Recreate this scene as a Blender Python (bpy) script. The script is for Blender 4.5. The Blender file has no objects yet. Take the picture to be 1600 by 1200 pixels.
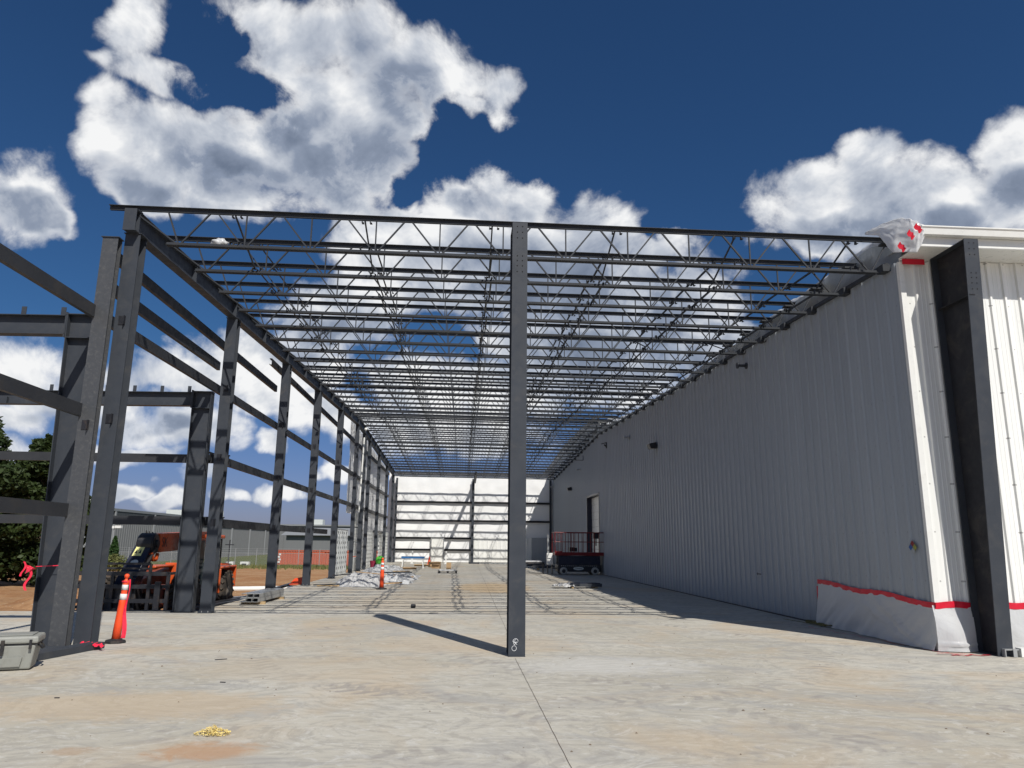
import bpy, math, random
from mathutils import Vector, Matrix, noise as mnoise
random.seed(7)
sc = bpy.context.scene
col = sc.collection

# ------------------------------------------------------------------ camera
cd = bpy.data.cameras.new('camera'); cam = bpy.data.objects.new('camera', cd); col.objects.link(cam)
Rv = Vector((0.99771, -0.067, 0.00977)); Dv = Vector((0.0237, 0.21033, -0.97734)); Fv = Vector((0.06343, 0.97533, 0.21144))
m = Matrix((( Rv.x, -Dv.x, -Fv.x, 0.0), (Rv.y, -Dv.y, -Fv.y, 0.0), (Rv.z, -Dv.z, -Fv.z, 1.6), (0, 0, 0, 1)))
cam.matrix_world = m
cd.sensor_width = 36.0; cd.lens = 25.875; cd.clip_start = 0.05; cd.clip_end = 12000
sc.camera = cam

# ------------------------------------------------------------------ sun and sky
SUN_TRAVEL = Vector((-0.39, 0.87, -1.0)).normalized()
to_sun = -SUN_TRAVEL
elev = math.asin(to_sun.z)
azim = math.atan2(to_sun.x, to_sun.y)      # measured from +Y towards +X
sd = bpy.data.lights.new('sun', 'SUN'); sd.energy = 4.6; sd.angle = math.radians(0.53); sd.color = (1.0, 0.955, 0.88)
sun = bpy.data.objects.new('sun', sd); col.objects.link(sun)
sun.rotation_euler = SUN_TRAVEL.to_track_quat('-Z', 'Y').to_euler(); sun.location = (10, -10, 30)

sc.view_settings.view_transform = 'Standard'; sc.view_settings.look = 'None'
sc.view_settings.exposure = 0.05; sc.view_settings.gamma = 1.0

CLOUDS = [(-0.473,0.593,0.031,0.038),(-0.444,0.553,0.058,0.021),(-0.498,0.556,0.02,0.01),(-0.401,0.554,0.038,0.014),(-0.319,0.637,0.054,0.026),(-0.255,0.618,0.077,0.041),(-0.172,0.622,0.09,0.052),(-0.095,0.609,0.082,0.044),(-0.032,0.591,0.06,0.037),(0.036,0.586,0.027,0.034),(0.008,0.558,0.039,0.012),(-0.139,0.545,0.089,0.052),(-0.063,0.531,0.028,0.031),(-0.24,0.562,0.054,0.036),(-0.49,0.502,0.03,0.034),(-0.467,0.469,0.044,0.042),(-0.406,0.472,0.058,0.044),(-0.345,0.495,0.062,0.038),(-0.278,0.492,0.065,0.039),(-0.206,0.471,0.085,0.043),(-0.135,0.49,0.055,0.039),(-0.431,0.422,0.056,0.023),(-0.355,0.437,0.09,0.026),(-0.566,0.375,0.039,0.042),(-0.541,0.356,0.024,0.017),(0.038,0.488,0.04,0.032),(-0.013,0.454,0.047,0.036),(0.062,0.46,0.052,0.04),(-0.067,0.41,0.055,0.037),(0.007,0.397,0.083,0.05),(0.109,0.41,0.065,0.045),(0.183,0.409,0.068,0.045),(0.255,0.393,0.049,0.035),(0.137,0.351,0.152,0.059),(0.279,0.321,0.077,0.05),(-0.12,0.378,0.072,0.037),(-0.117,0.319,0.098,0.034),(-0.183,0.272,0.078,0.038),(-0.279,0.231,0.069,0.033),(-0.221,0.21,0.058,0.025),(-0.354,0.199,0.042,0.024),(0.207,0.247,0.145,0.051),(0.082,0.283,0.054,0.039),(0.352,0.241,0.049,0.033),(0.03,0.204,0.133,0.039),(-0.076,0.21,0.061,0.03),(0.54,0.449,0.037,0.033),(0.48,0.437,0.048,0.041),(0.449,0.407,0.036,0.035),(0.561,0.4,0.076,0.04),(0.632,0.394,0.052,0.034),(0.702,0.447,0.027,0.03),(0.702,0.402,0.036,0.037),(0.607,0.358,0.096,0.025),(0.491,0.381,0.067,0.023),(-0.539,0.2,0.06,0.034),(-0.504,0.165,0.05,0.03),(-0.537,0.132,0.05,0.02),(-0.42,0.195,0.045,0.022),(-0.435,0.152,0.065,0.03),(-0.375,0.132,0.065,0.026),(-0.47,0.15,0.05,0.028),(-0.58,0.095,0.07,0.016),(-0.43,0.10,0.06,0.012),(-0.27,0.19,0.06,0.03),(-0.2,0.16,0.05,0.02),(-0.263,0.123,0.016,0.011),(-0.34,0.074,0.026,0.012),(-0.364,0.045,0.028,0.011),(-0.418,0.056,0.022,0.009),(-0.300,0.052,0.018,0.008),(-0.24,0.055,0.03,0.009),(-0.53,0.07,0.05,0.014),(-0.172,0.091,0.013,0.01),(-0.022,0.142,0.14,0.026),(-0.143,0.172,0.043,0.017),(-0.638,0.28,0.033,0.026),(0.79,0.335,0.045,0.038),(0.782,0.47,0.032,0.025),(-0.687,0.477,0.049,0.041),
 (-1.3,0.5,0.2,0.12),(1.4,0.4,0.22,0.12),(2.3,0.5,0.3,0.15),(-2.2,0.35,0.3,0.12),(-2.9,0.6,0.2,0.15)]

ZONES = [(-0.162, 0.48, 0.082, 0.047), (-0.264, 0.529, 0.053, 0.022), (-0.423, 0.416, 0.068, 0.018), (-0.342, 0.47, 0.057, 0.022), (0.118, 0.351, 0.153, 0.051), (0.244, 0.314, 0.078, 0.051), (0.522, 0.38, 0.079, 0.026), (0.698, 0.393, 0.03, 0.027), (-0.561, 0.359, 0.031, 0.017), (-0.103, 0.571, 0.047, 0.037), (-0.42, 0.136, 0.079, 0.011), (0.207, 0.247, 0.145, 0.043), (-0.182, 0.255, 0.077, 0.025), (0.623, 0.373, 0.039, 0.018), (0.025, 0.443, 0.047, 0.016)]

HOLES = [(0.061, 0.52, 0.067, 0.027), (-0.005, 0.499, 0.043, 0.027), (-0.327, 0.555, 0.081, 0.018), (-0.393, 0.555, 0.024, 0.015), (-0.367, 0.606, 0.021, 0.02), (-0.033, 0.506, 0.038, 0.047), (-0.035, 0.272, 0.036, 0.019), (-0.488, 0.312, 0.062, 0.022), (-0.087, 0.454, 0.024, 0.018), (-0.144, 0.189, 0.051, 0.017), (0.301, 0.427, 0.052, 0.016)]

def build_world():
    w = bpy.data.worlds.new('World'); sc.world = w; w.use_nodes = True
    nt = w.node_tree; N = nt.nodes; L = nt.links; N.clear()
    def nd(t, **k):
        n = N.new(t)
        for a, b in k.items(): setattr(n, a, b)
        return n
    def val(s, v):
        s.default_value = v
    def mth(op, a, b=None, c=None, clamp=False):
        n = nd('ShaderNodeMath', operation=op); n.use_clamp = clamp
        for i, x in enumerate((a, b, c)):
            if x is None: continue
            if isinstance(x, (int, float)): n.inputs[i].default_value = x
            else: L.new(x, n.inputs[i])
        return n.outputs[0]
    sky = nd('ShaderNodeTexSky', sky_type='NISHITA'); sky.sun_disc = False
    sky.sun_elevation = elev; sky.sun_rotation = azim
    sky.air_density = 1.0; sky.dust_density = 0.7; sky.ozone_density = 2.0; sky.altitude = 300
    tc = nd('ShaderNodeTexCoord'); G = tc.outputs['Generated']
    sep = nd('ShaderNodeSeparateXYZ'); L.new(G, sep.inputs[0])
    az = mth('ARCTAN2', sep.outputs[0], sep.outputs[1]); el = mth('ARCSINE', sep.outputs[2])
    # puffy displacement of the cloud outline
    def fbm(src, scale, detail, rough, dist=0.0, lac=2.1):
        n = nd('ShaderNodeTexNoise'); n.noise_dimensions = '3D'
        val(n.inputs['Scale'], scale); val(n.inputs['Detail'], detail); val(n.inputs['Roughness'], rough)
        val(n.inputs['Distortion'], dist); val(n.inputs['Lacunarity'], lac)
        L.new(src, n.inputs['Vector']); return n
    warp = fbm(G, 9.0, 3, 0.55)
    wsep = nd('ShaderNodeSeparateColor'); L.new(warp.outputs['Color'], wsep.inputs[0])
    az2 = mth('ADD', az, mth('MULTIPLY', mth('SUBTRACT', wsep.outputs[0], 0.5), 0.11))
    el2 = mth('ADD', el, mth('MULTIPLY', mth('SUBTRACT', wsep.outputs[1], 0.5), 0.09))
    comb = nd('ShaderNodeCombineXYZ'); L.new(az2, comb.inputs[0]); L.new(el2, comb.inputs[1])
    cur = None
    for (a, e, ra, re) in CLOUDS:
        v = nd('ShaderNodeVectorMath', operation='MULTIPLY_ADD')
        L.new(comb.outputs[0], v.inputs[0])
        v.inputs[1].default_value = (1 / (ra * 1.10), 1 / (re * 1.10), 0)
        v.inputs[2].default_value = (-a / (ra * 1.10), -e / (re * 1.10), 0)
        d = nd('ShaderNodeVectorMath', operation='DOT_PRODUCT'); L.new(v.outputs[0], d.inputs[0]); L.new(v.outputs[0], d.inputs[1])
        cur = d.outputs['Value'] if cur is None else mth('SMOOTH_MIN', cur, d.outputs['Value'], 0.3)
    field = mth('SUBTRACT', 1.0, mth('MINIMUM', cur, 2.6))          # 1 in the middle, 0 at the rim, negative outside
    zc = None
    for (a, e, ra, re) in ZONES:                                    # thick undersides, seen grey
        v = nd('ShaderNodeVectorMath', operation='MULTIPLY_ADD'); L.new(comb.outputs[0], v.inputs[0])
        v.inputs[1].default_value = (1 / (ra * 1.25), 1 / (re * 1.25), 0); v.inputs[2].default_value = (-a / (ra * 1.25), -e / (re * 1.25), 0)
        d = nd('ShaderNodeVectorMath', operation='DOT_PRODUCT'); L.new(v.outputs[0], d.inputs[0]); L.new(v.outputs[0], d.inputs[1])
        zc = d.outputs['Value'] if zc is None else mth('SMOOTH_MIN', zc, d.outputs['Value'], 0.4)
    hc = None
    for (a, e, ra, re) in HOLES:                                    # blue gaps between the cloud masses
        v = nd('ShaderNodeVectorMath', operation='MULTIPLY_ADD'); L.new(comb.outputs[0], v.inputs[0])
        v.inputs[1].default_value = (1 / ra, 1 / re, 0); v.inputs[2].default_value = (-a / ra, -e / re, 0)
        d = nd('ShaderNodeVectorMath', operation='DOT_PRODUCT'); L.new(v.outputs[0], d.inputs[0]); L.new(v.outputs[0], d.inputs[1])
        hc = d.outputs['Value'] if hc is None else mth('MINIMUM', hc, d.outputs['Value'])
    hn = fbm(G, 13.0, 6, 0.62, 0.5)
    hole = nd('ShaderNodeMapRange', interpolation_type='SMOOTHSTEP'); L.new(mth('MULTIPLY_ADD', hn.outputs[0], 4.4, mth('SUBTRACT', hc, 2.2)), hole.inputs[0]); val(hole.inputs[1], 2.2); val(hole.inputs[2], -0.4)
    def puffs(src, detail):
        n1 = fbm(src, 6.5, detail, 0.64, 0.3)
        n2 = nd('ShaderNodeTexVoronoi'); n2.feature = 'F1'; val(n2.inputs['Scale'], 17.0); L.new(src, n2.inputs['Vector'])
        return mth('MULTIPLY_ADD', n2.outputs['Distance'], -0.32, n1.outputs[0])
    fine = fbm(G, 24.0, 6, 0.62, 0.4)
    d0 = puffs(G, 6)
    off = nd('ShaderNodeVectorMath', operation='ADD'); L.new(G, off.inputs[0]); off.inputs[1].default_value = (0.014, -0.004, 0.024)
    d1 = puffs(off.outputs[0], 5)
    dens = mth('ADD', mth('SUBTRACT', field, mth('MULTIPLY', hole.outputs[0], 1.5)), mth('MULTIPLY_ADD', fine.outputs[0], 1.8, mth('MULTIPLY_ADD', d0, 3.2, -0.90 - 0.88)))
    mr = nd('ShaderNodeMapRange', interpolation_type='SMOOTHSTEP'); L.new(dens, mr.inputs[0])
    val(mr.inputs[1], -0.45); val(mr.inputs[2], 0.95); alpha = mr.outputs[0]
    relief = mth('MULTIPLY', mth('SUBTRACT', d0, d1), 1.15)
    big = fbm(G, 4.2, 5, 0.55, 0.4)
    zone = nd('ShaderNodeMapRange', interpolation_type='SMOOTHSTEP'); L.new(mth('ADD', zc, mth('MULTIPLY', mth('SUBTRACT', big.outputs[0], 0.5), 3.0)), zone.inputs[0])
    val(zone.inputs[1], 1.7); val(zone.inputs[2], 0.0)
    thick = nd('ShaderNodeMapRange', interpolation_type='SMOOTHSTEP'); L.new(dens, thick.inputs[0])
    val(thick.inputs[1], 0.1); val(thick.inputs[2], 1.3)
    core = mth('MULTIPLY', thick.outputs[0], mth('ADD', mth('MULTIPLY', zone.outputs[0], 0.58), mth('MULTIPLY_ADD', big.outputs[0], 1.4, -0.58, True)))
    br = mth('ADD', mth('SUBTRACT', 0.97, core), relief, None, True)
    ramp = nd('ShaderNodeValToRGB'); L.new(br, ramp.inputs[0])
    cr = ramp.color_ramp; cr.elements[0].position = 0.0; cr.elements[0].color = (0.14, 0.18, 0.26, 1)
    cr.elements[1].position = 1.0; cr.elements[1].color = (0.93, 0.935, 0.94, 1)
    e = cr.elements.new(0.45); e.color = (0.27, 0.32, 0.42, 1)
    e = cr.elements.new(0.75); e.color = (0.56, 0.60, 0.67, 1)
    # sky colour
    hs = nd('ShaderNodeHueSaturation'); val(hs.inputs['Saturation'], 1.0)
    tint = nd('ShaderNodeMix', data_type='RGBA', blend_type='MULTIPLY'); tint.inputs[0].default_value = 1.0; L.new(sky.outputs[0], tint.inputs[6]); lowt = nd('ShaderNodeMix', data_type='RGBA'); lowf = nd('ShaderNodeMapRange', interpolation_type='SMOOTHSTEP'); L.new(el, lowf.inputs[0]); val(lowf.inputs[1], 0.28); val(lowf.inputs[2], 0.0); L.new(lowf.outputs[0], lowt.inputs[0])
    lowt.inputs[6].default_value = (0.37, 0.70, 1.05, 1); lowt.inputs[7].default_value = (0.62, 0.66, 1.12, 1)   # deep blue overhead, paler air low down
    L.new(lowt.outputs[2], tint.inputs[7])
    L.new(tint.outputs[2], hs.inputs['Color'])
    bg1 = nd('ShaderNodeBackground'); L.new(hs.outputs[0], bg1.inputs[0]); val(bg1.inputs[1], 0.054)
    bg2 = nd('ShaderNodeBackground'); L.new(ramp.outputs[0], bg2.inputs[0]); val(bg2.inputs[1], 0.95)
    # hide clouds below the horizon
    above = nd('ShaderNodeMapRange'); L.new(el, above.inputs[0]); val(above.inputs[1], 0.0); val(above.inputs[2], 0.05)
    mix = nd('ShaderNodeMixShader'); L.new(mth('MULTIPLY', alpha, above.outputs[0]), mix.inputs[0])
    L.new(bg1.outputs[0], mix.inputs[1]); L.new(bg2.outputs[0], mix.inputs[2])
    out = nd('ShaderNodeOutputWorld'); L.new(mix.outputs[0], out.inputs[0])
    w.cycles.sampling_method = 'MANUAL'; w.cycles.sample_map_resolution = 512
build_world()

# ------------------------------------------------------------------ materials
class Mat:
    def __init__(s, name, color=(0.5, 0.5, 0.5), rough=0.6, metal=0.0, spec=0.4):
        s.m = bpy.data.materials.new(name); s.m.use_nodes = True; s.nt = s.m.node_tree
        s.N = s.nt.nodes; s.L = s.nt.links; s.b = s.N['Principled BSDF']; s.out = s.N['Material Output']
        s.b.inputs['Base Color'].default_value = (*color, 1); s.b.inputs['Roughness'].default_value = rough
        s.b.inputs['Metallic'].default_value = metal; s.b.inputs['Specular IOR Level'].default_value = spec
        s._c = None
    def nd(s, t, **k):
        n = s.N.new(t)
        for a, b in k.items(): setattr(n, a, b)
        return n
    def co(s):
        if s._c is None: s._c = s.nd('ShaderNodeTexCoord').outputs['Object']
        return s._c
    def put(s, sock, x):
        if isinstance(x, (int, float)): sock.default_value = x
        elif isinstance(x, tuple): sock.default_value = (*x, 1) if len(x) == 3 and sock.type == 'RGBA' else x
        else: s.L.new(x, sock)
    def math(s, op, a, b=None, c=None, clamp=False):
        n = s.nd('ShaderNodeMath', operation=op); n.use_clamp = clamp
        for i, x in enumerate((a, b, c)):
            if x is not None: s.put(n.inputs[i], x)
        return n.outputs[0]
    def mapped(s, scale=(1, 1, 1), loc=(0, 0, 0), rot=(0, 0, 0), src=None):
        n = s.nd('ShaderNodeMapping'); s.L.new(src or s.co(), n.inputs[0])
        n.inputs['Location'].default_value = loc; n.inputs['Rotation'].default_value = rot; n.inputs['Scale'].default_value = scale
        return n.outputs[0]
    def noise(s, scale=5, detail=4, rough=0.55, dist=0.0, src=None, out=0):
        n = s.nd('ShaderNodeTexNoise'); n.inputs['Scale'].default_value = scale; n.inputs['Detail'].default_value = detail
        n.inputs['Roughness'].default_value = rough; n.inputs['Distortion'].default_value = dist
        s.L.new(src or s.co(), n.inputs['Vector']); return n.outputs[out]
    def step(s, x, lo, hi, o0=0.0, o1=1.0):
        n = s.nd('ShaderNodeMapRange', interpolation_type='SMOOTHSTEP'); s.put(n.inputs[0], x)
        n.inputs[1].default_value = lo; n.inputs[2].default_value = hi; n.inputs[3].default_value = o0; n.inputs[4].default_value = o1
        return n.outputs[0]
    def mix(s, f, a, b, mode='MIX'):
        n = s.nd('ShaderNodeMix', data_type='RGBA', blend_type=mode); s.put(n.inputs[0], f); s.put(n.inputs[6], a); s.put(n.inputs[7], b)
        return n.outputs[2]
    def color(s, x): s.put(s.b.inputs['Base Color'], x)
    def rough(s, x): s.put(s.b.inputs['Roughness'], x)
    def bump(s, h, strength=0.3, dist=0.02):
        n = s.nd('ShaderNodeBump'); n.inputs['Strength'].default_value = strength; n.inputs['Distance'].default_value = dist
        s.L.new(h, n.inputs['Height']); s.L.new(n.outputs[0], s.b.inputs['Normal'])

def paint(name, c, rough=0.55, var=0.25, scale=3.0, dirt=None, dirt_amt=0.3, metal=0.0, streak=False, spec=0.4, bump=0.0):
    M = Mat(name, c, rough, metal, spec)
    src = M.mapped((6, 6, 0.5)) if streak else None
    n = M.noise(scale, 6, 0.6, 0.2, src)
    d = tuple(x * (1 - var) for x in c); l = tuple(min(1, x * (1 + var)) for x in c)
    cc = M.mix(n, d, l)
    if dirt:
        n2 = M.noise(scale * 0.6 + 1.3, 8, 0.7, 0.6)
        cc = M.mix(M.math('MULTIPLY', M.step(n2, 0.48, 0.72), dirt_amt), cc, dirt)
    M.color(cc)
    M.rough(M.step(M.noise(scale * 4, 4, 0.6), 0.3, 0.7, max(0.05, rough - 0.1), min(1, rough + 0.12)))
    if bump: M.bump(M.noise(scale * 12, 4, 0.6), bump, 0.004)
    return M.m

STEEL = paint('primed_steel', (0.043, 0.049, 0.060), 0.5, 0.2, 2.0, (0.10, 0.095, 0.09), 0.3, spec=0.25, bump=0.08)
SCUFF = paint('scuffed_steel', (0.058, 0.061, 0.067), 0.42, 0.2, 22.0, (0.15, 0.148, 0.142), 0.4, spec=0.5, bump=0.15)
JOIST = paint('joist_steel', (0.036, 0.040, 0.047), 0.55, 0.2, 1.0, (0.075, 0.07, 0.065), 0.3, spec=0.2)
GIRT = paint('girt_steel', (0.036, 0.038, 0.043), 0.5, 0.25, 1.5, (0.07, 0.06, 0.05), 0.4, spec=0.25)
WEB_DARK = paint('shaded_web_steel', (0.026, 0.027, 0.032), 0.6, 0.3, 1.6, (0.09, 0.08, 0.07), 0.5, spec=0.2)  # column steel again, darkened to carry the shade on the webs
GALV = paint('galvanised_steel', (0.42, 0.43, 0.43), 0.38, 0.2, 6.0, (0.25, 0.23, 0.2), 0.4, metal=0.5)
BLACK = paint('black_rubber', (0.018, 0.018, 0.02), 0.75, 0.3, 6.0, (0.12, 0.09, 0.06), 0.3)
BLACKP = paint('black_paint', (0.02, 0.021, 0.026), 0.4, 0.3, 4.0, (0.14, 0.10, 0.07), 0.35)
NAVY = paint('dark_navy_paint', (0.016, 0.020, 0.04), 0.35, 0.25, 3.0, (0.10, 0.08, 0.06), 0.25)
TYRE = paint('muddy_tyre', (0.045, 0.038, 0.032), 0.9, 0.35, 7.0, (0.22, 0.15, 0.09), 0.7)
ORANGE = paint('orange_machine_paint', (0.56, 0.085, 0.016), 0.42, 0.2, 2.5, (0.22, 0.11, 0.055), 0.7)
DULLORANGE = paint('muddy_orange_paint', (0.22, 0.045, 0.02), 0.6, 0.35, 3.5, (0.12, 0.075, 0.045), 0.8)
CONE = paint('orange_red_plastic', (0.85, 0.085, 0.022), 0.45, 0.12, 5.0, (0.40, 0.12, 0.06), 0.3)
REFL = paint('reflective_white', (0.72, 0.72, 0.70), 0.4, 0.1, 8.0, (0.4, 0.38, 0.35), 0.35)
REDP = paint('red_machine_paint', (0.15, 0.008, 0.010), 0.4, 0.2, 3.0)
REDTAPE = paint('red_tape', (0.60, 0.012, 0.035), 0.4, 0.25, 9.0)
PINK = paint('pink_red_ribbon', (0.80, 0.03, 0.07), 0.45, 0.25, 9.0)
WHITE = paint('white_trim_metal', (0.74, 0.745, 0.72), 0.35, 0.05, 3.0, (0.5, 0.48, 0.43), 0.2)
TAN = paint('cooler_plastic', (0.27, 0.275, 0.25), 0.55, 0.08, 10.0, (0.16, 0.15, 0.13), 0.35, bump=0.12)
CARD = paint('cardboard', (0.40, 0.27, 0.15), 0.85, 0.15, 4.0)
WOOD = paint('pine_lumber', (0.46, 0.33, 0.18), 0.75, 0.25, 6.0, (0.2, 0.14, 0.08), 0.3)
BLUE = paint('blue_tarp', (0.03, 0.14, 0.36), 0.5, 0.25, 5.0)
GREEN = paint('lime_green_plastic', (0.10, 0.50, 0.05), 0.4, 0.15, 5.0)
MAROON = paint('maroon_plastic', (0.25, 0.02, 0.05), 0.5, 0.2, 5.0)
YELLOW = paint('yellow_label', (0.75, 0.72, 0.30), 0.5, 0.1, 9.0)
FOAM = paint('yellow_foam', (0.78, 0.62, 0.24), 0.85, 0.3, 30.0, (0.4, 0.3, 0.12), 0.5)
GLASS = Mat('cab_glass', (0.03, 0.04, 0.045), 0.06, 0.0, 0.6).m
DKGREY = paint('dark_grey_wall', (0.155, 0.16, 0.165), 0.6, 0.06, 0.2, streak=True)
ROOFG = paint('grey_roof_metal', (0.22, 0.23, 0.24), 0.5, 0.1, 0.5)
CONT = paint('orange_container_paint', (0.46, 0.10, 0.045), 0.55, 0.15, 0.8, (0.3, 0.11, 0.06), 0.4)
LIGHTG = paint('light_grey_box', (0.55, 0.58, 0.55), 0.5, 0.1, 2.0)
BOLT = paint('bolt_hole', (0.008, 0.008, 0.01), 0.9, 0.1, 2.0)
CHALK = paint('chalk_white', (0.72, 0.73, 0.74), 0.9, 0.1, 20.0)

def wall_mat(name, base, dust):
    M = Mat(name, base, 0.32, 0.0, 0.5)
    st = M.noise(3.0, 6, 0.6, 0.0, M.mapped((3.5, 3.5, 0.12)))
    c = M.mix(M.step(st, 0.3, 0.75), tuple(x * 0.93 for x in base), tuple(min(0.85, x * 1.04) for x in base))
    sp = M.step(M.noise(2.2, 8, 0.7, 0.5), 0.56, 0.75)
    c = M.mix(M.math('MULTIPLY', sp, 0.25), c, dust)
    sx = M.nd('ShaderNodeSeparateXYZ'); M.L.new(M.co(), sx.inputs[0])
    al = M.math('ADD', sx.outputs[0], sx.outputs[1])
    wn = M.nd('ShaderNodeTexWhiteNoise'); wn.noise_dimensions = '1D'; M.L.new(M.math('FLOOR', M.math('DIVIDE', al, 1.08)), wn.inputs['W'])
    c = M.mix(M.math('MULTIPLY', wn.outputs[0], 0.16), c, tuple(x * 0.7 for x in base))
    fz = M.math('ABSOLUTE', M.math('SUBTRACT', M.math('PINGPONG', M.math('ADD', sx.outputs[2], 0.1), 0.78), 0.39))
    fa = M.math('PINGPONG', M.math('ADD', al, 0.09), 0.18)
    dd = M.math('ADD', M.math('POWER', fz, 2.0), M.math('POWER', fa, 2.0))
    c = M.mix(M.step(dd, 0.0003, 0.0001, 0.0, 0.75), c, tuple(x * 0.35 for x in base))
    low = M.math('MULTIPLY', M.step(M.math('ADD', sx.outputs[2], M.math('MULTIPLY', M.noise(1.5, 6, 0.7), 0.8)), 1.1, 0.3), 0.35)
    c = M.mix(low, c, dust)
    M.color(c); M.rough(M.step(st, 0.3, 0.7, 0.28, 0.45))
    M.bump(M.noise(1.2, 3, 0.5, 0.0, M.mapped((1, 1, 0.25))), 0.22, 0.02)
    return M.m
WALLW = wall_mat('white_wall_panel', (0.70, 0.72, 0.73), (0.52, 0.50, 0.46))
WALLS = wall_mat('shade_toned_wall_panel', (0.32, 0.355, 0.395), (0.29, 0.30, 0.30))  # side wall copy of the white panel, its shade put into the base colour
WALLF = wall_mat('white_front_panel', (0.82, 0.83, 0.80), (0.66, 0.65, 0.60))

def sheet_mat(name, c, trans=0.35, wr=6.0, strength=0.9, rough=0.35):
    M = Mat(name, c, rough, 0.0, 0.5)
    n = M.noise(wr, 5, 0.6, 1.2); n2 = M.noise(wr * 0.3, 3, 0.5, 2.0)
    h = M.math('ADD', n, M.math('MULTIPLY', n2, 2.0))
    M.bump(h, strength, 0.05)
    M.color(M.mix(M.noise(wr * 0.5, 4, 0.6), tuple(x * 0.88 for x in c), tuple(min(0.9, x * 1.05) for x in c)))
    tr = M.nd('ShaderNodeBsdfTranslucent'); tr.inputs[0].default_value = (*c, 1)
    mx = M.nd('ShaderNodeMixShader'); mx.inputs[0].default_value = trans
    M.L.new(M.b.outputs[0], mx.inputs[1]); M.L.new(tr.outputs[0], mx.inputs[2]); M.L.new(mx.outputs[0], M.out.inputs[0])
    return M.m
PLASTIC = sheet_mat('white_plastic_sheet', (0.70, 0.71, 0.72), 0.3, 3.0, 0.35, 0.3)
INSUL = sheet_mat('white_insulation_facing', (0.86, 0.875, 0.88), 0.0, 1.6, 0.12, 0.5)
SIDEINS = sheet_mat('wrinkled_insulation', (0.84, 0.85, 0.86), 0.05, 5.0, 0.8, 0.4)
THINWRAP = sheet_mat('thin_clear_wrap', (0.88, 0.89, 0.90), 0.55, 5.0, 0.12, 0.2)
GREYSHEET = sheet_mat('grey_plastic_sheet', (0.30, 0.31, 0.30), 0.12, 1.5, 0.7)
FOIL = sheet_mat('crumpled_foil_sheet', (0.62, 0.62, 0.62), 0.1, 14.0, 1.0, 0.3)

def spotted_mat():  # staggered rows of dark oval spots mixed into a white base
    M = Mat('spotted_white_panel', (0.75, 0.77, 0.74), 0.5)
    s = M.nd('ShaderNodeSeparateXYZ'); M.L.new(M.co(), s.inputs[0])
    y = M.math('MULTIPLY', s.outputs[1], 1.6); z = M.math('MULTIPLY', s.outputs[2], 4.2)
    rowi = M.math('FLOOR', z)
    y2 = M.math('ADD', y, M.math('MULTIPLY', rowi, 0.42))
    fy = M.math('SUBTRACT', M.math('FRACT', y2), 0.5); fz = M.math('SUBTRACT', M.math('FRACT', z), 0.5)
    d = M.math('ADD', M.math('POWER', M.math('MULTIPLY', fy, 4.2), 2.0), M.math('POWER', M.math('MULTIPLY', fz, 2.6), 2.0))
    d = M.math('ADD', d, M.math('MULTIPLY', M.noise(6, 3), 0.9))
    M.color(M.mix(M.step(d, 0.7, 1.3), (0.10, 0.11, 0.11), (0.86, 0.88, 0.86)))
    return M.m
SPOTS = spotted_mat()

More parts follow.
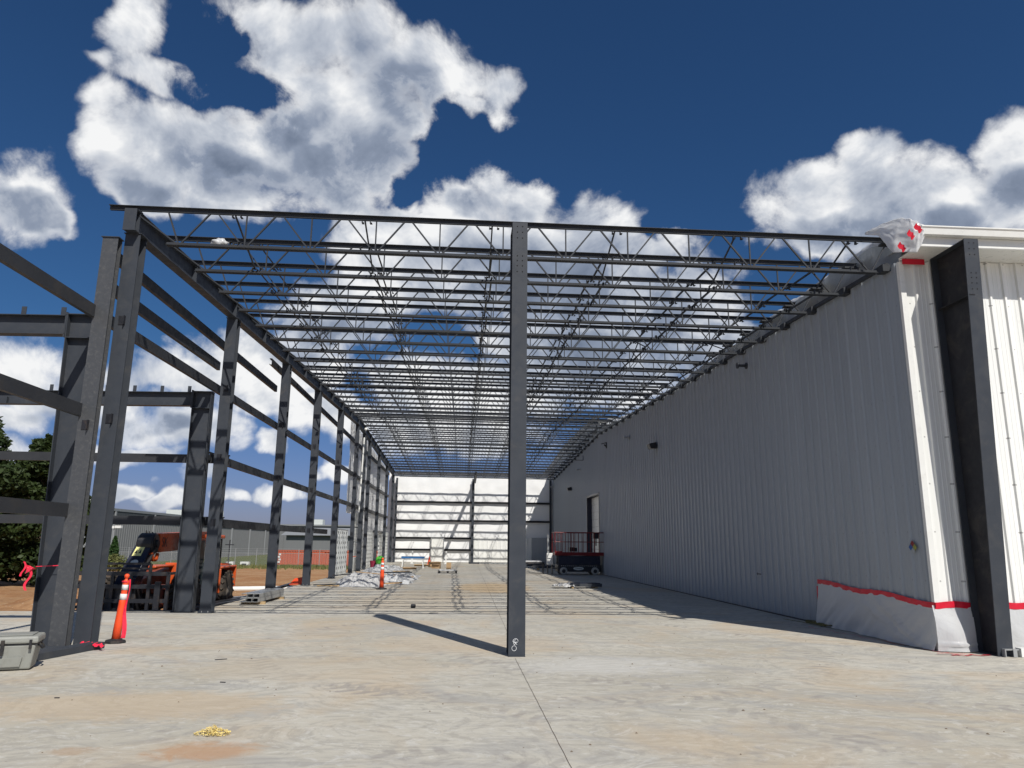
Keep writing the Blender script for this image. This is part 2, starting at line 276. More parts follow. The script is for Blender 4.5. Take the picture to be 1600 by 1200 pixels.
def concrete():
    M = Mat('site_concrete', (0.45, 0.43, 0.4), 0.8, 0.0, 0.25)
    P = M.co()
    sep = M.nd('ShaderNodeSeparateXYZ'); M.L.new(P, sep.inputs[0]); X, Y = sep.outputs[0], sep.outputs[1]
    big = M.noise(0.22, 5, 0.6, 0.6)
    c = M.mix(M.step(big, 0.34, 0.66), (0.435, 0.405, 0.335), (0.535, 0.51, 0.445))
    # trowel swirls and drag marks
    sw = M.noise(0.9, 10, 0.7, 6.5, M.mapped((0.85, 1.25, 1), rot=(0, 0, 0.3)))
    c = M.mix(M.math('MULTIPLY', M.step(sw, 0.45, 0.60), 0.62), c, (0.325, 0.305, 0.27))
    sw2 = M.noise(1.7, 10, 0.72, 6.0, M.mapped((0.8, 1.3, 1), loc=(5, 2, 0), rot=(0, 0, -0.35)))
    c = M.mix(M.math('MULTIPLY', M.step(sw2, 0.53, 0.60), 0.5), c, (0.61, 0.60, 0.565))
    gp = M.noise(0.5, 7, 0.68, 2.5, M.mapped((0.6, 1.2, 1), loc=(11, 4, 0)))
    c = M.mix(M.math('MULTIPLY', M.step(gp, 0.50, 0.62), 0.5), c, (0.33, 0.325, 0.315))
    lin = M.noise(1.0, 8, 0.75, 0.8, M.mapped((0.35, 7.0, 1), rot=(0, 0, -0.12)))
    c = M.mix(M.math('MULTIPLY', M.step(lin, 0.52, 0.66), 0.4), c, (0.30, 0.28, 0.25))
    # clay stain
    cl = M.noise(0.33, 6, 0.62, 1.0, M.mapped((1, 1.1, 1), loc=(3.1, 7.7, 0)))
    c = M.mix(M.math('MULTIPLY', M.step(cl, 0.47, 0.68), 0.50), c, (0.50, 0.375, 0.235))
    fn = M.noise(3.0, 9, 0.7, 1.0)
    def blob(x, y, rx, ry, colr, amt, lo=1.25, hi=0.35, rag=0.9):
        nonlocal c
        dx = M.math('POWER', M.math('DIVIDE', M.math('SUBTRACT', X, x), rx), 2.0)
        dy = M.math('POWER', M.math('DIVIDE', M.math('SUBTRACT', Y, y), ry), 2.0)
        d = M.math('ADD', M.math('ADD', dx, dy), M.math('MULTIPLY', M.math('SUBTRACT', fn, 0.5), rag * 2.6))
        n = M.nd('ShaderNodeMapRange', interpolation_type='SMOOTHSTEP'); M.L.new(d, n.inputs[0])
        n.inputs[1].default_value = hi; n.inputs[2].default_value = lo; n.inputs[3].default_value = amt; n.inputs[4].default_value = 0
        c = M.mix(n.outputs[0], c, colr)
    # tyre tracks with chevron tread
    def track(cx, cy, r0, w, amt, nchev=26.0, sign=1.0):
        nonlocal c
        dx = M.math('SUBTRACT', X, cx); dy = M.math('SUBTRACT', Y, cy)
        r = M.math('SQRT', M.math('ADD', M.math('MULTIPLY', dx, dx), M.math('MULTIPLY', dy, dy)))
        a = M.math('ARCTAN2', dy, dx)
        t = M.math('DIVIDE', M.math('SUBTRACT', r, r0), w)
        t = M.math('ADD', t, M.math('MULTIPLY', M.math('SUBTRACT', M.noise(1.6, 3), 0.5), 0.7))
        band = M.step(M.math('ABSOLUTE', t), 1.0, 0.8)
        ch = M.math('SINE', M.math('ADD', M.math('MULTIPLY', a, nchev), M.math('MULTIPLY', M.math('ABSOLUTE', t), 4.0 * sign)))
        k = M.math('MULTIPLY', band, M.step(M.math('ADD', ch, M.math('MULTIPLY', fn, 1.4)), 0.4, 1.3))
        k = M.math('MULTIPLY', k, M.step(M.noise(1.1, 6, 0.65, 1.0), 0.44, 0.62))
        c = M.mix(M.math('MULTIPLY', k, amt * 1.1), c, (0.27, 0.25, 0.235))
    track(1.2, 12.4, 4.3, 0.26, 0.55, 120, 1)
    track(1.2, 12.4, 6.4, 0.26, 0.45, 180, 1)
    track(7.0, 16.0, 8.4, 0.26, 0.5, 230, -1)
    track(-3.5, 4.0, 5.5, 0.24, 0.4, 150, 1)
    track(-3.5, 4.0, 7.3, 0.24, 0.35, 190, 1)
    track(-22.0, 2.0, 20.0, 0.24, 0.35, 480, 1)
    blob(1.95, 10.4, 1.25, 0.75, (0.60, 0.60, 0.585), 0.45, 1.7, 0.0, 1.4)
    blob(-1.95, 6.35, 0.42, 0.28, (0.45, 0.26, 0.14), 0.75, 1.4, 0.1, 1.5)
    blob(-2.95, 6.35, 0.22, 0.12, (0.40, 0.26, 0.15), 0.55, 1.5, 0.1, 1.5)
    blob(-3.2, 8.0, 1.6, 0.75, (0.52, 0.40, 0.26), 0.55)
    blob(0.2, 12.6, 1.8, 1.3, (0.50, 0.40, 0.28), 0.45)
    blob(1.2, 28.0, 1.5, 3.4, (0.52, 0.37, 0.20), 0.75)
    blob(-1.2, 21.5, 2.0, 4.0, (0.50, 0.42, 0.31), 0.5)
    blob(-1.9, 10.2, 1.9, 1.0, (0.49, 0.41, 0.30), 0.4)
    gr = M.noise(60, 3, 0.6)
    c = M.mix(M.step(gr, 0.25, 0.75, 0.0, 0.16), c, (0.30, 0.29, 0.27))
    sp = M.step(M.noise(26, 2, 0.5, 0.0, M.mapped((1, 1, 1), loc=(9, 3, 0))), 0.70, 0.75)
    c = M.mix(M.math('MULTIPLY', sp, 0.5), c, (0.2, 0.17, 0.14))
    M.color(c)
    M.rough(M.step(sw, 0.3, 0.7, 0.62, 0.9))
    M.bump(M.math('ADD', gr, M.math('MULTIPLY', sw, 1.5)), 0.25, 0.006)
    return M.m
CONCRETE = concrete()

def dirt():
    M = Mat('clay_dirt', (0.3, 0.16, 0.08), 0.95, 0, 0.1)
    P = M.co()
    sep = M.nd('ShaderNodeSeparateXYZ'); M.L.new(P, sep.inputs[0])
    n = M.noise(0.35, 8, 0.65, 0.5); n2 = M.noise(2.5, 8, 0.7)
    c = M.mix(M.step(n, 0.35, 0.65), (0.33, 0.165, 0.075), (0.42, 0.26, 0.14))
    c = M.mix(M.step(n2, 0.4, 0.7, 0, 0.6), c, (0.22, 0.11, 0.055))
    c = M.mix(M.step(M.noise(7.0, 4, 0.6), 0.62, 0.70, 0, 0.8), c, (0.55, 0.48, 0.38))
    # grass beyond the worked area
    far = M.math('ADD', sep.outputs[1], M.math('MULTIPLY', M.noise(0.08, 5, 0.6), 40.0))
    g = M.mix(M.step(M.noise(1.2, 6, 0.7), 0.35, 0.65), (0.06, 0.09, 0.025), (0.13, 0.13, 0.045))
    c = M.mix(M.step(far, 118, 132), c, g)
    M.color(c); M.bump(M.noise(3.0, 10, 0.75), 0.8, 0.12)
    return M.m
DIRT = dirt()

def leaf(name, a, b, tr=0.25):
    M = Mat(name, a, 0.6, 0, 0.3)
    g = M.nd('ShaderNodeObjectInfo')
    n = M.noise(0.9, 5, 0.7)
    M.color(M.mix(M.step(n, 0.3, 0.7), a, b))
    t = M.nd('ShaderNodeBsdfTranslucent'); t.inputs[0].default_value = (*b, 1)
    mx = M.nd('ShaderNodeMixShader'); mx.inputs[0].default_value = tr
    M.L.new(M.b.outputs[0], mx.inputs[1]); M.L.new(t.outputs[0], mx.inputs[2]); M.L.new(mx.outputs[0], M.out.inputs[0])
    return M.m
LEAF = leaf('dark_tree_leaf', (0.018, 0.032, 0.010), (0.05, 0.075, 0.02))
LEAF2 = leaf('cypress_leaf', (0.02, 0.055, 0.012), (0.05, 0.11, 0.03))
WEED = leaf('weed_leaf', (0.09, 0.12, 0.03), (0.22, 0.22, 0.09))
BARK = paint('bark', (0.09, 0.065, 0.045), 0.9, 0.3, 5.0)
NFPA_R = paint('sign_red', (0.22, 0.03, 0.03), 0.6, 0.5, 30, (0.03, 0.03, 0.03), 0.9)
NFPA_B = paint('sign_blue', (0.03, 0.10, 0.32), 0.6, 0.4, 30, (0.02, 0.02, 0.03), 0.9)
NFPA_Y = paint('sign_yellow', (0.30, 0.30, 0.06), 0.6, 0.4, 30, (0.03, 0.03, 0.03), 0.9)

# ------------------------------------------------------------------ mesh helpers
class MB:
    def __init__(s): s.v = []; s.f = []
    def add(s, vs, fs):
        o = len(s.v); s.v += [tuple(p) for p in vs]; s.f += [tuple(i + o for i in f) for f in fs]; return s
    def box(s, x0, x1, y0, y1, z0, z1):
        vs = [(x0, y0, z0), (x1, y0, z0), (x1, y1, z0), (x0, y1, z0), (x0, y0, z1), (x1, y0, z1), (x1, y1, z1), (x0, y1, z1)]
        return s.add(vs, [(0, 3, 2, 1), (4, 5, 6, 7), (0, 1, 5, 4), (1, 2, 6, 5), (2, 3, 7, 6), (3, 0, 4, 7)])
    def extrude(s, prof, p0, p1, up=(0, 0, 1), prof2=None):
        """profile points (u,v): u sideways, v along up; swept from p0 to p1"""
        p0 = Vector(p0); p1 = Vector(p1); d = (p1 - p0).normalized(); up = Vector(up)
        u = d.cross(up)
        if u.length < 1e-5: up = Vector((0, 1, 0)); u = d.cross(up)
        u.normalize(); w = u.cross(d).normalized()
        prof2 = prof2 or prof; n = len(prof)
        vs = [p0 + u * a + w * b for a, b in prof] + [p1 + u * a + w * b for a, b in prof2]
        fs = [(i, (i + 1) % n, n + (i + 1) % n, n + i) for i in range(n)] + [tuple(range(n))[::-1], tuple(range(n, 2 * n))]
        return s.add(vs, fs)
    def bar(s, p0, p1, w=0.03, h=None, up=(0, 0, 1)):
        h = h or w
        return s.extrude([(-w / 2, -h / 2), (w / 2, -h / 2), (w / 2, h / 2), (-w / 2, h / 2)], p0, p1, up)
    def rod(s, p0, p1, r=0.02, n=8, r2=None):
        r2 = r if r2 is None else r2
        pr = [(r * math.cos(2 * math.pi * i / n), r * math.sin(2 * math.pi * i / n)) for i in range(n)]
        pq = [(r2 * math.cos(2 * math.pi * i / n), r2 * math.sin(2 * math.pi * i / n)) for i in range(n)]
        return s.extrude(pr, p0, p1, (0, 0, 1) if abs((Vector(p1) - Vector(p0)).normalized().z) < 0.95 else (0, 1, 0), pq)
    def tube(s, pts, r, n=6):
        for a, b in zip(pts[:-1], pts[1:]): s.rod(a, b, r, n)
        return s
    def lathe(s, prof, c=(0, 0, 0), axis='z', n=24):
        vs = []; fs = []
        for (r, h) in prof:
            for i in range(n):
                a = 2 * math.pi * i / n; x, y = r * math.cos(a), r * math.sin(a)
                p = {'z': (x, y, h), 'x': (h, x, y), 'y': (y, h, x)}[axis]
                vs.append((c[0] + p[0], c[1] + p[1], c[2] + p[2]))
        for k in range(len(prof) - 1):
            for i in range(n):
                j = (i + 1) % n; fs.append((k * n + i, k * n + j, (k + 1) * n + j, (k + 1) * n + i))
        fs.append(tuple(range(n))[::-1]); fs.append(tuple((len(prof) - 1) * n + i for i in range(n)))
        return s.add(vs, fs)
    def grid(s, nu, nv, fn):
        vs = [fn(i / nu, j / nv) for j in range(nv + 1) for i in range(nu + 1)]
        fs = [(j * (nu + 1) + i, j * (nu + 1) + i + 1, (j + 1) * (nu + 1) + i + 1, (j + 1) * (nu + 1) + i) for j in range(nv) for i in range(nu)]
        return s.add(vs, fs)
    def build(s, name, mat, parent=None, smooth=False, bevel=0.0, loc=None):
        me = bpy.data.meshes.new(name); me.from_pydata([tuple(v) for v in s.v], [], s.f); me.update()
        me.materials.append(mat)
        if smooth: me.polygons.foreach_set('use_smooth', [True] * len(me.polygons))
        o = bpy.data.objects.new(name, me); col.objects.link(o)
        if parent is not None: o.parent = parent
        if loc: o.location = loc
        if bevel:
            b = o.modifiers.new('bevel', 'BEVEL'); b.width = bevel; b.segments = 2; b.limit_method = 'ANGLE'
        return o

def tag(o, label, cat, group=None):
    o['label'] = label; o['category'] = cat
    if group: o['group'] = group
    return o
def thing(name, label, cat, loc=(0, 0, 0), rz=0.0, group=None):
    o = bpy.data.objects.new(name, None); o.empty_display_size = 0.3; col.objects.link(o)
    o.location = loc; o.rotation_euler = (0, 0, rz); return tag(o, label, cat, group)
def struct(o): o['kind'] = 'structure'; return o
def stuff(o): o['kind'] = 'stuff'; return o
def copy_tree(src):
    r = src.copy(); col.objects.link(r)
    for ch in src.children:
        c = ch.copy(); col.objects.link(c); c.parent = r
        for g in ch.children:
            d = g.copy(); col.objects.link(d); d.parent = c
    return r
def text_part(txt, size, mat, parent, matrix, name='lettering', extr=0.002):
    cu = bpy.data.curves.new(name, 'FONT'); cu.body = txt; cu.size = size; cu.extrude = extr
    t = bpy.data.objects.new(name, cu); col.objects.link(t)
    dg = bpy.context.evaluated_depsgraph_get(); me = bpy.data.meshes.new_from_object(t.evaluated_get(dg))
    bpy.data.objects.remove(t); me.materials.clear(); me.materials.append(mat)
    o = bpy.data.objects.new(name, me); col.objects.link(o); o.parent = parent; o.matrix_local = matrix
    return o

def I_prof(w, d, tf, tw):
    """I section: w flange width along u, d depth along v"""
    a, b, t = w / 2, d / 2, tw / 2
    return [(-a, -b), (a, -b), (a, -b + tf), (t, -b + tf), (t, b - tf), (a, b - tf), (a, b), (-a, b), (-a, b - tf), (-t, b - tf), (-t, -b + tf), (-a, -b + tf)]
def C_prof(h, w, t=0.006, lip=0.025):
    """C section opening toward -u, height h along v"""
    a = h / 2
    return [(0, -a), (0, a), (-w, a), (-w, a - lip), (-w + t, a - lip), (-w + t, a - t), (-t, a - t), (-t, -a + t), (-w + t, -a + t), (-w + t, -a + lip), (-w, -a + lip), (-w, -a)]

# ------------------------------------------------------------------ numbers of the place
Y0 = 12.1; YR = 40.0; YE = 61.6; SL = 0.038; BAY = 5.5
def roof(y):               # top of joists above the slab, a low gable running into the distance
    return 7.17 + SL * (min(y, YR) - Y0) - SL * max(0, y - YR)
XL = -5.7; XW = 7.58; FY = 11.75

# ------------------------------------------------------------------ ground
def terrain_z(x, y):
    D = math.hypot(x, y)
    z = -0.5 - 0.0146 * max(0, D - 20)
    z = max(z, -2.7)
    z += 0.16 * (mnoise.noise(Vector((x * 0.5, y * 0.5, 0))) ) * min(1, 60 / max(D, 1)) + 0.3 * mnoise.noise(Vector((x * 0.03, y * 0.03, 3)))
    if x < -6.0 and y > 18:
        dd = min(-6.0 - x, 6) ; z += 0.28 * math.exp(-dd / 0.9) + 0.12 * abs(mnoise.noise(Vector((x * 1.7, y * 1.7, 5)))) * math.exp(-dd / 4)
    if x > -7 and y > 12 and y < 90: z = min(z, -0.25)
    return z
mb = MB()
rings = [0.5]
while rings[-1] < 5000: rings.append(rings[-1] * 1.045 + 0.12)
NA = 200
vs = []; fs = []
for r in rings:
    for i in range(NA):
        a = 2 * math.pi * i / NA; x, y = r * math.sin(a), r * math.cos(a); vs.append((x, y, terrain_z(x, y)))
for k in range(len(rings) - 1):
    for i in range(NA):
        j = (i + 1) % NA; fs.append((k * NA + i, (k + 1) * NA + i, (k + 1) * NA + j, k * NA + j))
fs.append(tuple(range(NA)))
mb.add(vs, fs); struct(mb.build('ground', DIRT, smooth=True))
mb = MB()
pts = [(-24, -30), (45, -30), (45, 63.0), (-6.02, 63.0), (-6.02, 17.95), (-24, 17.95)]
n = len(pts)
mb.add([(x, y, 0) for x, y in pts] + [(x, y, -0.75) for x, y in pts], [tuple(range(n)), tuple(range(n, 2 * n))[::-1]] + [((i + 1) % n, i, n + i, n + (i + 1) % n) for i in range(n)])
struct(mb.build('concrete_slab', CONCRETE))
# saw cut joints in the slab
mb = MB()
def cut(pa, pb, w=0.009):
    N_ = 60; prev = None
    for i in range(N_ + 1):
        t = i / N_; x = pa[0] + (pb[0] - pa[0]) * t; y = pa[1] + (pb[1] - pa[1]) * t
        j = 0.0015 * math.sin(i * 1.7)
        cur = ((x - w / 2 + j, y, 0.004), (x + w / 2 + j, y, 0.004)) if abs(pb[1] - pa[1]) > abs(pb[0] - pa[0]) else ((x, y - w / 2 + j, 0.004), (x, y + w / 2 + j, 0.004))
        if prev: mb.add([prev[0], prev[1], cur[1], cur[0]], [(0, 1, 2, 3)])
        prev = cur
cut((0.86, 3.2), (0.80, 11.0), 0.004); cut((0.86, 11.6), (1.25, 61), 0.005)
struct(mb.build('slab_joint', paint('joint_dirt', (0.13, 0.10, 0.075), 0.9, 0.4, 4.0)))

# ------------------------------------------------------------------ open-web joists
def L_pair(h, w, t, gap, flip=False):
    """two angles back to back: vertical legs in the middle, horizontal legs outside at the top (or bottom)"""
    s_ = -1 if flip else 1
    out = []
    for sg in (-1, 1):
        g = sg * gap / 2
        out.append([(g, 0), (g, -h * s_), (g + sg * t, -h * s_), (g + sg * t, -t * s_), (g + sg * w, -t * s_), (g + sg * w, 0)])
    return out
joist = thing('roof_joist', '', 'roof joist', (0, Y0, roof(Y0)), 0, 'open web roof joists spanning between the two walls')
D_ = 0.68
def zx(x): return -0.0055 * (x + 5.7)
BX = [-4.0, -1.79, 0.43, 2.62, 4.82, 6.95]
mb = MB()
for pr in L_pair(0.075, 0.058, 0.008, 0.024): mb.extrude(pr, (-6.12, 0, zx(-6.12)), (7.78, 0, zx(7.78)))
for x in BX:
    for o_ in (-0.07, 0.07): mb.box(x + o_ - 0.004, x + o_ + 0.004, -0.04, 0.04, -0.125 + zx(x), -0.074 + zx(x)); mb.box(x + o_, x + o_ + 0.035, -0.04, 0.04, -0.125 + zx(x), -0.118 + zx(x))
mb.build('top_chord', JOIST, joist)
mb = MB()
for pr in L_pair(0.058, 0.048, 0.008, 0.024, True): mb.extrude(pr, (-5.12, 0, -D_ + zx(-5)), (7.36, 0, -D_ + zx(7.3)))
for x in BX:
    for o_ in (-0.07, 0.07): mb.box(x + o_ - 0.004, x + o_ + 0.004, -0.04, 0.04, -D_ + 0.058 + zx(x), -D_ + 0.11 + zx(x)); mb.box(x + o_, x + o_ + 0.035, -0.04, 0.04, -D_ + 0.103 + zx(x), -D_ + 0.11 + zx(x))
mb.build('bottom_chord', JOIST, joist)
tops = [-4.38 + 1.108 * i for i in range(11)]; bots = [-4.934 + 1.108 * i for i in range(12)]
zt_ = -0.045; zb_ = -D_ + 0.04
def jpart(p0, p1, nm_, w=0.024, h=0.03):
    MB().bar(p0, p1, w, h, (0, 1, 0)).build(nm_, JOIST, joist)
for i, xt in enumerate(tops):
    jpart((xt - 0.05, 0, zt_ + zx(xt)), (bots[i] + 0.04, 0, zb_ + zx(xt)), 'diagonal_web')
    jpart((xt + 0.05, 0, zt_ + zx(xt)), (bots[i + 1] - 0.04, 0, zb_ + zx(xt)), 'diagonal_web')
jpart((-5.78, 0, zt_), (bots[0] - 0.02, 0, zb_), 'end_web', 0.022, 0.022); jpart((7.62, 0, zt_ + zx(7.6)), (bots[-1] + 0.02, 0, zb_ + zx(7)), 'end_web', 0.022, 0.022)
jpart((-5.16, 0, zt_), (bots[0], 0, zb_), 'vertical_web')
for xb in bots[1:-1]: jpart((xb, 0, zb_ + zx(xb)), (xb, 0, zt_ + zx(xb)), 'vertical_web', 0.022, 0.026)
mb = MB().box(-5.85, -5.6, -0.07, 0.07, -0.082 - 0.02, -0.078); mb.build('bearing_seat', JOIST, joist)
MB().box(7.43, 7.57, -0.10, 0.10, -0.73, -0.60).build('wall_bracket_seat', JOIST, joist)
mb = MB().box(7.5, 7.76, -0.09, 0.09, -0.19, -0.155); mb.box(7.56, 7.7, -0.012, 0.012, -0.155, -0.09); mb.build('bearing_seat', JOIST, joist)
ORD = 'first second third fourth fifth sixth seventh eighth ninth tenth eleventh twelfth thirteenth fourteenth fifteenth sixteenth seventeenth eighteenth nineteenth twentieth'.split()
ORD += ['twenty-' + a for a in ORD[:9]] + ['thirtieth'] + ['thirty-' + a for a in ORD[:9]]
NJ = 36
joist['label'] = 'front dark steel open-web joist, nearest of all, passing behind the centre column'
for k in range(1, NJ):
    j = copy_tree(joist); y = Y0 + 1.375 * k
    j.location = (0, y, roof(y))
    j['label'] = ('dark steel open-web joist, %s from the front of the roof' % ORD[k]) if k < NJ - 1 else 'farthest dark steel open-web joist, right before the white end wall'
# bridging runs
def bridging(x, top, lab, y1=YE - 0.6):
    mb = MB(); k0 = 1
    for k in range(k0, NJ - 1):
        ya = Y0 + 1.375 * k; yb = ya + 1.375; o_ = 0.028 if k % 2 else -0.028
        dz = -0.10 if top else -D_ + 0.085
        mb.extrude([(-0.016, -0.016), (0.016, -0.016), (0.016, -0.011), (-0.011, -0.011), (-0.011, 0.016), (-0.016, 0.016)], (x + o_, ya - 0.06, roof(ya - 0.06) + dz + zx(x)), (x + o_, yb + 0.06, roof(yb + 0.06) + dz + zx(x)))
    tag(mb.build('bridging_angle', JOIST), lab, 'bridging', 'bridging angles tying the joists together')
nm = ['leftmost', 'second', 'third', 'fourth', 'fifth', 'rightmost']
for x, s_ in zip(BX, nm):
    bridging(x, True, 'thin dark angle running under the joist top chords, %s row from the open side' % s_)
    bridging(x, False, 'thin dark angle running on the joist bottom chords, %s row from the open side' % s_)
# diagonal cross bridging in some bays, seen as X shapes
for bi, (k, word) in enumerate([(0, 'first'), (5, 'sixth'), (11, 'twelfth'), (18, 'nineteenth')]):
    ya = Y0 + 1.375 * k; yb = ya + 1.375
    for x, row in zip(BX, nm):
        mb = MB()
        mb.bar((x - 0.02, ya, roof(ya) - 0.1), (x - 0.02, yb, roof(yb) - D_ + 0.08), 0.025, 0.025)
        mb.bar((x + 0.02, ya, roof(ya) - D_ + 0.08), (x + 0.02, yb, roof(yb) - 0.1), 0.025, 0.025)
        tag(mb.build('cross_bracing', JOIST), 'X bracing in the %s joist gap from the front, %s row' % (word, row), 'bracing', 'cross bracing between joists')

# ------------------------------------------------------------------ eave beam and columns, left line
eb = thing('eave_beam', 'long dark steel beam along the top of the left column row carrying the joist ends', 'steel beam', (XL, Y0, 0))
def beam_piece(ya, yb, top_a, top_b, dep=0.38):
    mb = MB(); mb.extrude(I_prof(0.2, dep, 0.014, 0.012), (0, ya - Y0, top_a - dep / 2), (0, yb - Y0, top_b - dep / 2)); return mb
beam_piece(Y0 - 0.15, YR, roof(Y0) - 0.10, roof(YR) - 0.10).build('beam_section', STEEL, eb)
beam_piece(YR + 0.01, YE, roof(YR) - 0.10, roof(YE) - 0.10).build('beam_section', STEEL, eb)
mb = MB()
y = Y0
while y < YE:
    t = roof(y) - 0.10
    mb.box(0.007, 0.094, y - Y0 - 0.006, y - Y0 + 0.006, t - 0.362, t - 0.018)
    y += 2.75
mb.build('stiffener_plate', STEEL, eb)
ep = MB().box(-0.10, 0.10, -0.168, -0.152, roof(Y0) - 0.49, roof(Y0) - 0.10); ep.build('end_plate', STEEL, eb)

def column(y, lab, x=XL, w=0.25, d=0.26, top=None, mat=STEEL, clipz=(2.0, 3.5, 5.15), group='wall columns of the left column row'):
    t = thing('steel_column', lab, 'steel column', (x, y, 0), 0, group)
    top = top if top else roof(y) - 0.49
    mb = MB(); mb.extrude(I_prof(w, d, 0.012, 0.009), (0, 0, 0.018), (0, 0, top), (0, 1, 0)); mb.build('shaft', mat, t)
    MB().box(-w / 2 - 0.03, w / 2 + 0.03, -d / 2 - 0.03, d / 2 + 0.03, 0.002, 0.016).build('base_plate', STEEL, t)
    MB().box(-w / 2 - 0.02, w / 2 + 0.02, -d / 2 - 0.02, d / 2 + 0.02, top + 0.001, top + 0.013).build('cap_plate', STEEL, t)
    for z in clipz:
        mb = MB(); mb.box(-0.06, 0.05, -d / 2 - 0.010, -d / 2 - 0.001, z - 0.075, z + 0.075); mb.box(0.042, 0.05, -d / 2 - 0.07, -d / 2 - 0.010, z - 0.075, z + 0.075)
        mb.build('girt_clip', BLACKP, t)
    # anchor bolts
    mb = MB()
    for bx in (-0.07, 0.07):
        for by in (-d / 2 - 0.014,): mb.rod((bx, by, 0.0165), (bx, by, 0.05), 0.009, 6)
    mb.build('anchor_bolt', GALV, t)
    return t
column(12.25, 'clean dark grey steel column under the front end of the eave beam', clipz=(3.5, 5.15))
names = ['dark grey column right of the wide tapered column, beside the telehandler', 'dark grey column behind the bundle of pale steel channels', 'dark grey column with an orange scrap at its foot',
         'dark grey column at the near edge of the freestanding spotted panel', 'dark grey column at the far edge of the freestanding spotted panel', 'dark grey column beside the narrow white wall strip', 'dark grey column left of the doorway in the left wall', 'dark grey column right of the doorway in the left wall', 'dark grey column in the far left corner by the end wall']
ys = [17.75, 23.35, 28.6, 34.1, 39.6, 45.1, 50.5, 55.9, 61.2]
for y, s_ in zip(ys, names): column(y, s_, w=0.25 if y < 38 else 0.2, d=0.26 if y < 38 else 0.18)
column(42.6, 'stout dark column close behind the column at the far edge of the spotted panel', x=-5.70, w=0.22, d=0.34, clipz=())
# scuffed light column in front
lc = column(11.93, 'scuffed pale grey steel column in front of the eave-beam column, white scrapes down its face', x=-5.93, top=6.5, d=0.15, mat=SCUFF, clipz=(3.35,), group=None)
# wide tapered portal columns with beams running left
def wide_col(x0b, x1b, x0t, x1t, y, top, lab):
    t = thing('tapered_column', lab, 'steel column', (0, y, 0), 0, 'wide tapered columns of the left frames')
    tf = 0.014; hw = 0.11
    w_ = MB(); w_.add([(x0b + tf, -0.005, 0.02), (x1b - tf, -0.005, 0.02), (x1t - tf, -0.005, top), (x0t + tf, -0.005, top), (x0b + tf, 0.005, 0.02), (x1b - tf, 0.005, 0.02), (x1t - tf, 0.005, top), (x0t + tf, 0.005, top)],
                    [(0, 1, 2, 3), (5, 4, 7, 6), (4, 5, 1, 0), (3, 2, 6, 7), (1, 5, 6, 2), (4, 0, 3, 7)]); w_.build('web_plate', STEEL, t)
    for xb, xt, s2 in ((x0b, x0t, 1), (x1b, x1t, -1)):
        f_ = MB(); xa, xc = xb, xb + s2 * tf; xd, xe = xt, xt + s2 * tf
        if s2 < 0: xa, xc, xd, xe = xc, xa, xe, xd
        f_.add([(xa, -hw, 0.02), (xc, -hw, 0.02), (xe, -hw, top), (xd, -hw, top), (xa, hw, 0.02), (xc, hw, 0.02), (xe, hw, top), (xd, hw, top)],
               [(0, 1, 2, 3), (5, 4, 7, 6), (4, 5, 1, 0), (3, 2, 6, 7), (1, 5, 6, 2), (4, 0, 3, 7)]); f_.build('flange', STEEL, t)
    MB().box(x0b - 0.03, x1b + 0.03, -hw - 0.03, hw + 0.03, 0.002, 0.018).build('base_plate', STEEL, t)
    MB().box(x0t - 0.01, x1t + 0.01, -hw, hw, top + 0.001, top + 0.014).build('cap_plate', STEEL, t)
    MB().box(x0t + 0.016, x1t - 0.016, -hw + 0.01, -0.007, top - 0.40, top - 0.386).build('stiffener_plate', STEEL, t)
    return t
wide_col(-6.52, -6.04, -6.64, -6.18, 12.32, 5.26, 'near wide tapered dark steel column behind the scuffed column, streaked with shadow')
wide_col(-6.46, -6.03, -6.50, -6.06, 17.85, 5.08, 'farther wide tapered dark steel column in front of the telehandler')
def low_beam(y, x1, z, lab, dep=0.33):
    t = thing('frame_beam', lab, 'steel beam', (x1, y, z), 0, 'low frame beams running off to the left')
    MB().extrude(I_prof(0.2, dep, 0.012, 0.009), (0, 0, -dep / 2), (-9, 0, -dep / 2 - 0.10)).build('beam_body', STEEL, t)
    MB().box(-0.012, -0.001, -0.1, 0.1, -dep - 0.05, 0.05).build('end_plate', STEEL, t)
    MB().box(0.001, 0.012, -0.1, 0.1, -dep - 0.05, 0.05).build('end_plate', STEEL, t)
    for k in range(13):
        xx = -0.10 - 0.64 * k
        MB().box(xx - 0.045, xx + 0.035, -0.005, 0.005, 0.002 - 0.011 * 0.64 * k, 0.16 - 0.011 * 0.64 * k).build('purlin_clip', STEEL, t)
    for k in (2, 6, 10):
        xx = -0.4 - 0.64 * k
        MB().box(xx - 0.005, xx + 0.005, -0.09, -0.005, -dep + 0.01 - 0.007 * k, -dep + 0.12).build('stiffener_plate', STEEL, t)
    return t
low_beam(12.32, -6.66, 5.25, 'nearer dark beam with upright clips, running left from the near tapered column')
low_beam(17.85, -6.52, 5.07, 'farther dark beam with upright clips, running left from the far tapered column')

